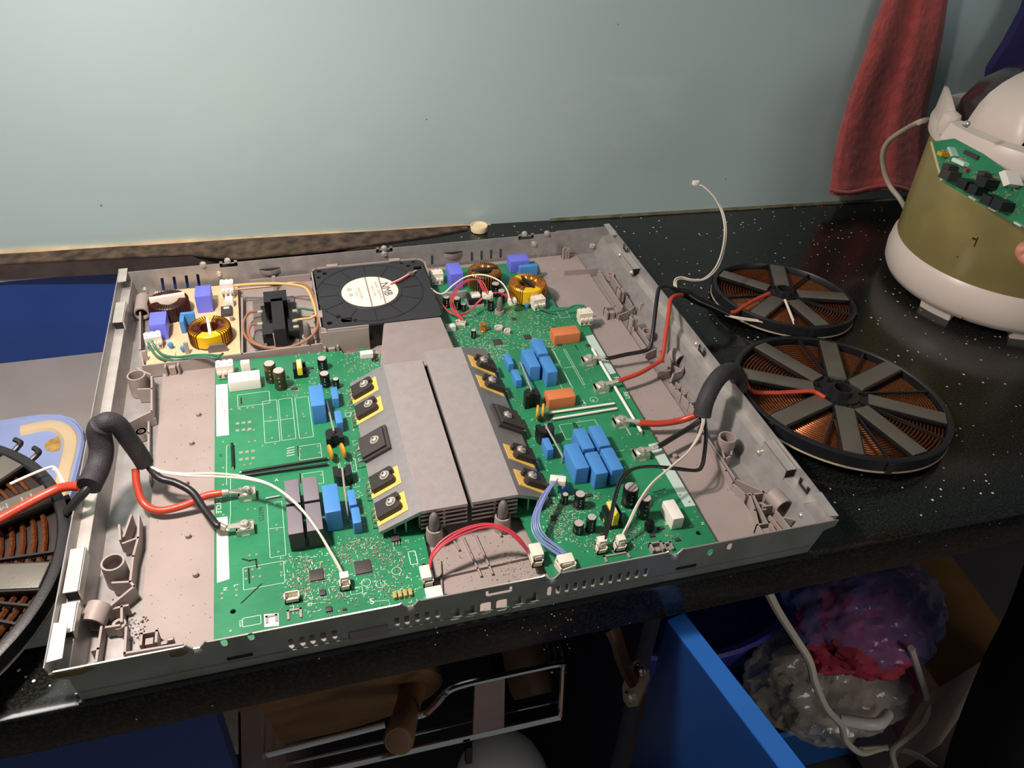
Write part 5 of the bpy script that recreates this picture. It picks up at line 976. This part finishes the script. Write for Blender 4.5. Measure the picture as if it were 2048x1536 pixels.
# left coil, partly outside the picture
CLc=(-.149,.108,.0330)
CL=coil('induction_coil','large induction coil with copper turns overhanging the cut-out at the left edge',CLc,.1480,0,0,(),(),13,.045,barw=.0205,wire_r=.0019,cmt='copper')
CL.name='induction_coil.002'
addbars(CL,CLc,0,0,[(60,1000),(75,1150),(10,930)],[(100,1100),(60,1250),(110,965),(85,1210)],.1480,.0215,.022,.045)
m=MB(); 
for px,py in ((30,893),(75,905)):
    q=P(px,py,.033); m=MB(); a=math.atan2(q.y-CLc[1],q.x-CLc[0]); c,s=math.cos(a),math.sin(a); m.tube([Vector((c*.146,s*.146,-.004)),Vector((c*.153,s*.153,-.002)),Vector((c*.156,s*.156,.000)),Vector((c*.156-s*.006,s*.156+c*.006,.001))],.0022,8,4); m.build('hook','black',CL)
# lettering on the left ferrite bar (upside down, as it lies)
a0,_=coil_angle(CLc,0,0,60,1000)
for s_,u,v,sz in (('M',.126,.0030,.0120),('MAGEL',.100,.0040,.0085),('CM3K1ST12.AX',.104,-.0052,.0050),('COC',.070,-.004,.0085)):
    ar=math.radians(a0); o=text(s_,sz,CLc[0]+u*math.cos(ar)-v*math.sin(ar),CLc[1]+u*math.sin(ar)+v*math.cos(ar),CLc[2]+.0004,0,MATS['print_grey'],None)
    o.parent=CL; o.location=(u*math.cos(ar)-v*math.sin(ar),u*math.sin(ar)+v*math.cos(ar),.00025); o.rotation_euler=(0,0,ar+PI)
wire([P(160,972,.046),P(135,973,.043),P(110,980,.041),P(60,1005,.040),P(0,1038,.040),P(-60,1070,.040)],.0036,'red',thing('coil_lead','red silicone lead lying across the left coil','cable',tuple(P(100,985,.04))),'insulation')
wire([P(182,968,.048),P(168,985,.045),P(150,1005,.040),P(132,1028,.034)],.0034,'blackw',thing('coil_lead','short black lead from the left sleeve down beside the left coil','cable',tuple(P(150,1000,.04))),'insulation')
th=thing('sensor_wires','thin white wires bent over the rim of the left coil','cable',tuple(P(115,945,.035)))
wire([P(20,968,.040),P(60,950,.040),P(98,935,.040),P(110,936,.040),P(120,950,.040),P(132,972,.042)],.0011,'whitew',th,'wire',8,3); wire([P(105,938,.040),P(116,946,.038),P(126,972,.041)],.0011,'whitew',th,'wire',8,3)
# ================================================================== BOTTLE CAP
q=P(958,462,0); cp=thing('bottle_cap','small cream plastic cap on the worktop behind the chassis','cap',(q.x,q.y,0)); m=MB(); m.lathe(q.x,q.y,[(.0075,.0005),(.0105,.001),(.0112,.0075),(.0106,.0085),(.0098,.0085),(.0093,.0065),(.0002,.0062)],28); m.build('shell',mat('cap_cream','e8d6ae',.45),cp)
# ================================================================== RED TOWEL
M['terry']=mat('red_terry','9e4440',.9,0,.14,60,1.0,420,sheen=.4)
rows=[(-40,1775,1905,3),(0,1765,1896,3),(60,1742,1888,3),(100,1731,1881,3),(160,1708,1868,3),(220,1690,1855,3),(280,1674,1850,3),(330,1665,1850,3),(385,1659,1850,3)]
def ease(rows,y):
    for a,b in zip(rows,rows[1:]):
        if a[0]<=y<=b[0]: t=(y-a[0])/(b[0]-a[0]); return a[1]+(b[1]-a[1])*t,a[2]+(b[2]-a[2])*t
    return rows[-1][1],rows[-1][2]
from mathutils import noise
m=MB(); NU,NV=60,90; F_=[];B_=[]
for j in range(NV+1):
    y=-40+425*j/NV; l,r=ease(rows,y); fr=[];bk=[]
    for i in range(NU+1):
        u=i/NU; x=l+(r-l)*u; k=j/NV
        f=.004*math.sin(u*9+1.2*k)+.006*math.exp(-((u-.62-.05*k)/.10)**2)+.005*math.exp(-((u-.25+.06*k)/.12)**2)+.0012*noise.noise(Vector((u*30,j*.4,0)))
        hem=.0018 if j>NV-5 else 0; edge=-.008*(max(0,1-u*14)+max(0,1-(1-u)*14))
        yy=y+(8*math.sin(u*7+.5)+u*4)*k**8
        fr.append(PW(x,yy,.020+f+hem+edge)); bk.append(PW(x,yy,.012+f*.8))
    F_.append(fr);B_.append(bk)
n=len(F_[0]); vs=[p for r in F_ for p in r]+[p for r in B_ for p in r]; fs=[]; o2=(NV+1)*n
for j in range(NV):
    for i in range(NU):
        a=j*n+i; fs.append((a,a+1,a+n+1,a+n)); fs.append((o2+a,o2+a+n,o2+a+n+1,o2+a+1))
for j in range(NV): a=j*n; fs.append((a,a+n,o2+a+n,o2+a)); a=j*n+NU; fs.append((a,o2+a,o2+a+n,a+n))
for i in range(NU): a=NV*n+i; fs.append((a,a+1,o2+a+1,o2+a)); a=i; fs.append((a+1,a,o2+a,o2+a+1))
m.add(vs,fs); tw=thing('hanging_towel','red terry towel hanging against the splashback behind the cooker','towel',tuple(PW(1760,380,.02))); m.build('cloth','terry',tw,ang=60)
m=MB(); l=[PW(1659+ (1850-1659)*i/20,376+8*math.sin(i/20*7+.5)+i/20*4,.027+.004*math.sin(i/20*9+1.2)+.006*math.exp(-((i/20-.67)/.1)**2)) for i in range(21)]; m.tube(l,.0022,6,2); m.build('hem','terry',tw)
# dark cloth top right
m=MB(); q=[PW(2060,-60,.03),PW(2040,15,.03),PW(2005,80,.03),PW(1972,132,.03),PW(1960,200,.03),PW(2130,200,.03),PW(2150,-60,.03)]; k=WN*-.012
m.add(q+[p+k for p in q],[tuple(range(7)),tuple(range(7,14))[::-1]]+[(i,(i+1)%7,7+(i+1)%7,7+i) for i in range(7)]); tag(m.build('hanging_cloth',mat('navy_cloth','241e52',.9,0,.2,30,.5,200),flat=True),'dark navy cloth hanging at the top right corner above the cooker','cloth')
# ================================================================== RICE COOKER
RC=(.9830,.3230); RR=.1195
rc=thing('rice_cooker','olive enamel rice cooker with ivory base band and white lid','rice cooker',(RC[0],RC[1],0))
m=MB(); m.lathe(RC[0],RC[1],[(RR*.93,.006),(RR*1.0,.010),(RR*1.035,.018),(RR*1.045,.032),(RR*1.03,.046),(RR*1.0,.052),(RR*.9,.052)],96,1); m.build('base_band','ivory',rc)
m=MB(); m.lathe(RC[0],RC[1],[(RR*1.0,.0515),(RR*1.005,.053),(RR*1.005,.172),(RR*.99,.176)],96,1); bd=m.build('body','olive',rc)
m=MB()
for a in (200,250,305): 
    a=math.radians(a); q=(RC[0]+RR*.94*math.cos(a),RC[1]+RR*.94*math.sin(a)); mm=MB()
    T=lambda u,v,w_,a=a:(RC[0]+(RR*.93+v)*math.cos(a+u),RC[1]+(RR*.93+v)*math.sin(a+u),w_)
    mm.rings([[T(-.16+.32*i/10,v,w_) for v,w_ in ((-.01,.0),(.004,.0),(.006,.010),(-.01,.012))] for i in range(11)],1); mm.build('foot','ivory',rc)
m=MB(); m.lathe(RC[0],RC[1],[(RR*.99,.172),(RR*1.05,.174),(RR*1.06,.184),(RR*1.03,.194),(RR*.99,.196),(RR*.93,.190),(RR*.90,.186)],96,0); m.build('collar','ivory',rc)
m=MB(); m.lathe(RC[0]+.004,RC[1],[(RR*.90,.186),(RR*.88,.205),(RR*.80,.224),(RR*.66,.238),(RR*.45,.247),(RR*.2,.251),(.001,.252)],72); m.build('smoked_lid','smoke',rc)
def arch(cx,w,name,mt,z0,zz,rad,yy):
    mm=MB(); rs=[]
    for i in range(19):
        a=PI*i/18; x=cx-rad*math.cos(a); z=z0+zz*math.sin(a)**.8; rs.append([(x,yy-w/2,z-.012),(x,yy-w/2+.004,z+.002),(x,yy-w*.2,z+.008),(x,yy+w*.2,z+.008),(x,yy+w/2-.004,z+.002),(x,yy+w/2,z-.012)])
    mm.rings(rs,1); return mm.build(name,mt,rc,ang=50)
ah=arch(RC[0]+.004,.075,'lid_handle','ivory',.188,.070,RR*.90,RC[1]-.012)
# front latch block and side wing of the collar
m=MB()
def polar(r,a,z): a=math.radians(a); return (RC[0]+r*math.cos(a),RC[1]+r*math.sin(a),z)
rs=[]
for i in range(13):
    a=236+ i*4.5; rs.append([polar(RR*1.0,a,.160),polar(RR*1.10,a,.164),polar(RR*1.11,a,.190),polar(RR*1.02,a,.204),polar(RR*.96,a,.200)])
m.rings(rs,1); m.build('latch_block','ivory',rc,ang=30)
m=MB(); rs=[]
for i in range(11):
    a=172+i*5.0; h=.006*math.sin(PI*i/10); rs.append([polar(RR*.99,a,.160-h),polar(RR*1.10,a,.166-h),polar(RR*1.13,a,.186),polar(RR*1.08,a,.202),polar(RR*.98,a,.204),polar(RR*.96,a,.192)])
m.rings(rs,1); m.build('handle_wing','ivory',rc,ang=30)
m=MB(); rs=[]
for i in range(11):
    a=120+i*5.5; rs.append([polar(RR*.98,a,.186),polar(RR*1.04,a,.190),polar(RR*1.03,a,.190+.030*math.sin(PI*i/10)**.6),polar(RR*1.00,a,.190+.030*math.sin(PI*i/10)**.6)])
m.rings(rs,1); m.build('rear_guard','ivory',rc,ang=30)
q=PY(1935,249,RC[1]-.052); m=MB(); m.axis(q+Vector((0,.003,0)),q-Vector((0,.0012,0)),[(0,.0030),(.8,.0030),(1,.0018)],14); m.build('screw','tin',ah)
m=MB(); c=polar(RR*1.02,166,.200); m.lathe(c[0],c[1],[(.009,.186),(.011,.196),(.009,.206),(.004,.209),(.0002,.2095)],20); m.build('hinge_knob','ivory',rc)
m=MB(); rs=[]
for i in range(9): a=248+i*6; rs.append([polar(RR*.78,a,.205),polar(RR*.97,a,.203),polar(RR*.96,a,.222),polar(RR*.86,a,.232),polar(RR*.78,a,.232)])
m.rings(rs,1); m.build('latch_cover',mat('smoky_metal','8a7a72',.3,.4),rc,ang=30)
q=PY(1952,485,RC[1]-RR*1.0); d_=ray(1952,485)
M['rust']=mat('rust_mark','3a2412',.6)
for px,py,w_,h_ in ((1952,484,.0014,.0110),(1949,478,.005,.0022),(1915,514,.0016,.0016),(1925,637,.002,.002)):
    d=ray(px,py); A_=d.x**2+d.y**2; ox,oy=CAM.x-RC[0],CAM.y-RC[1]; B_2=2*(ox*d.x+oy*d.y); r_=RR*1.0055+(0 if py<600 else .005); C2=ox*ox+oy*oy-r_*r_; t=(-B_2-math.sqrt(max(0,B_2*B_2-4*A_*C2)))/(2*A_); p=CAM+d*t
    a=math.atan2(p.y-RC[1],p.x-RC[0]); T=lambda u,v,w2:(RC[0]+(r_+v)*math.cos(a+u/RR),RC[1]+(r_+v)*math.sin(a+u/RR),w2)
    m=MB(); m.box(-w_/2,-.0003,p.z-h_/2,w_/2,.0001,p.z+h_/2,T); m.build('mark','rust',bd,flat=True)
# power cord of the cooker
wire([P(1862,240,.165),PY(1842,243,.40),PY(1812,258,.44),PY(1780,280,.47),PY(1766,305,.48),PY(1768,340,.48),PY(1780,372,.47),PY(1800,398,.45),PY(1815,425,.44)],.0032,mat('grey_cord','b0a694',.5),rc,'power_cord',10,6)
# ================================================================== HELD CIRCUIT BOARD + HAND
A=PY(1861,284,.300); B=PY(1882,362,.255); C_=PY(2048,458,.120)
n_=(B-A).cross(C_-A).normalized()
def PH(x,y,off=0): 
    d=ray(x,y); nn=n_ if n_.dot(CAM-A)>0 else -n_; o=A+nn*off; return CAM+d*((o-CAM).dot(nn)/d.dot(nn))
nn=n_ if n_.dot(CAM-A)>0 else -n_
hb=thing('held_board','small green circuit board with black parts held in front of the rice cooker','circuit board',tuple(PH(1950,380)))
ol=[(1861,284),(1907,277),(1948,299),(1962,306),(2010,340),(2060,372),(2130,420),(2130,508),(2048,458),(1960,408),(1882,362)]
def slabm(px,o0,o1):
    m=MB(); k=len(px); a=[PH(x,y,o0)+0*nn for x,y in px]; 
    a=[PH(x,y,0) for x,y in px]; vs=[p+nn*o0 for p in a]+[p+nn*o1 for p in a]; m.add(vs,[tuple(range(k)),tuple(range(k,2*k))[::-1]]+[(i,(i+1)%k,k+(i+1)%k,k+i) for i in range(k)]); return m
slabm(ol,-.0016,0).build('laminate','pcb',hb,flat=True)
slabm([(1861,284),(1865,284),(1886,361),(1882,362)],0,.0006).build('pin_strip',mat('pin_strip_cream','c9b98a',.5),hb,flat=True)
def hbox(x,y,w,h,t,mt,name='part',rot=25):
    a=math.radians(rot); c,s=math.cos(a),math.sin(a); px=[(x+u*c-v*s,y+u*s+v*c) for u,v in ((-w/2,-h/2),(w/2,-h/2),(w/2,h/2),(-w/2,h/2))]; return slabm(px,0,t).build(name,mt,hb,flat=True)
for x,y,w,h,t in ((1913,352,20,20,.012),(1948,371,20,20,.012),(1968,382,18,18,.011),(1988,366,22,18,.012),(1998,403,20,20,.012),(2020,412,22,20,.012),(1978,352,14,14,.008)): hbox(x,y,w,h,t,'black' if y>360 else 'chip','switch_body')
hbox(1911,337,14,12,.010,'chip','switch_body'); hbox(2036,360,14,30,.012,'white','socket_block',-20); hbox(1912,305,5,20,.006,'palepatch','socket_block',-25); hbox(1926,325,26,8,.005,'silk','socket_block'); hbox(1945,310,30,8,.002,'chip','microchip')
hbox(1895,309,10,8,.008,'beans','choke_coil'); hbox(1900,337,8,8,.005,mat('red_led','a83048',.3),'indicator_lamp'); hbox(1938,340,6,5,.004,'red_led' if 0 else MATS['red_led'],'indicator_lamp'); hbox(2016,330+40,8,6,.004,MATS['red_led'],'indicator_lamp')
for x,y in ((1949,397),(1989,419),(2040,449)): hbox(x,y,16,4,.0025,'palepatch','light_bar',30)
rnd=random.Random(21); m=MB()
for i in range(130):
    x=rnd.uniform(1880,2100); y=rnd.uniform(290,350)+(x-1880)*.50; 
    if y>362+(x-1882)*.56 or y<282+(x-1900)*.62: continue
    s_=rnd.uniform(1.2,3.5); px=[(x,y),(x+s_*1.8,y+s_*.9),(x+s_*1.2,y+s_*1.9),(x-s_*.6,y+s_)]; k=slabm(px,0,.0008); m.add(k.v,k.f)
o=m.build('chip_ends','solder',hb,flat=True); o['kind']='stuff'
# the hand: skin-modifier fingers closing on the board, arm runs out of the frame
def skinned(name,joints,edges,parent,mt,sub=2):
    me=bpy.data.meshes.new(name); me.from_pydata([j[0] for j in joints],edges,[]); o=bpy.data.objects.new(name,me); COL.objects.link(o)
    sk=o.modifiers.new('skin','SKIN'); sv=me.skin_vertices[0].data
    for i,j in enumerate(joints): sv[i].radius=(j[1],j[1]*.92); sv[i].use_root=(i==0)
    sb=o.modifiers.new('sub','SUBSURF'); sb.levels=sub; sb.render_levels=sub
    dg=bpy.context.evaluated_depsgraph_get(); nm=bpy.data.meshes.new_from_object(o.evaluated_get(dg)); bpy.data.objects.remove(o)
    nm.materials.clear(); nm.materials.append(M[mt]); nm.polygons.foreach_set('use_smooth',[True]*len(nm.polygons)); nm.name=name
    o=bpy.data.objects.new(name,nm); COL.objects.link(o); o.parent=parent; o.location=-WL[parent] if parent else (0,0,0); return o
HC=PH(2120,520,-.01); H=lambda x,y,off=0: PH(x,y,off)
pn=thing('person','hand at the right edge holding the small green board by its end','person',tuple(HC))
J=[(H(2230,640,-.02),.026),(H(2180,590,-.015),.030),(H(2150,560,-.012),.030),(H(2320,760,-.03),.030),(H(2500,930,-.04),.036)]
E_=[(0,1),(1,2),(0,3),(3,4)]
def finger(root,pts):
    b=len(J); E_.append((root,b))
    for i,(x,y,of,r) in enumerate(pts):
        J.append((H(x,y,of),r)); 
        if i: E_.append((b+i-1,b+i))
finger(2,[(2100,535,-.014,.0095),(2066,520,-.012,.0092),(2046,505,-.008,.0088),(2052,485,-.004,.0080)])
finger(2,[(2120,575,-.016,.0095),(2095,590,-.018,.009),(2078,575,-.020,.0085),(2085,550,-.02,.0078)])
finger(1,[(2160,640,-.02,.0092),(2135,650,-.024,.0088),(2118,632,-.026,.008),(2122,605,-.026,.0074)])
finger(1,[(2195,680,-.024,.0085),(2180,695,-.028,.0078),(2165,680,-.03,.0072),(2166,655,-.03,.0066)])
finger(1,[(2160,540,.010,.0105),(2130,500,.016,.0100),(2105,470,.012,.0090),(2090,455,.008,.0080)])
skinned('hand',J,E_,pn,'skin')
M['trousers']=mat('black_trousers','0a0a0c',.9)
q=[(P(2235,1150,-.16),.09),(P(2155,1290,-.30),.085),(P(2080,1400,-.42),.085),(P(2005,1545,-.60),.075),(P(1960,1680,-.78),.065)]
tg=thing('trouser_leg','person in black trousers standing at the lower right corner, only a leg in view','person',tuple(q[-1][0]))
m=MB(); m.tube([a for a,b in q],lambda t:.080-.015*t,24,6); m.build('trousers','trousers',tg)
for o in bpy.data.objects:
    if o.parent is None and 'category' in o:
        n=o.name.split('.')[0]
        g={'induction_coil':'induction coils taken out of the chassis','heat_sink':'heat sinks between the two circuit boards','power_lead':'thick coil leads screwed to the boards','cable_sleeve':'sleeves round the coil leads','sensor_wires':'thin signal wires','wire_bundle':'coloured wire bundles','circuit_board':'main circuit boards','wire_plug':'cream wire plugs','mains_lead':'off-white mains leads','coil_lead':'leads on the coils'}.get(n)
        if g and 'group' not in o: o['group']=g
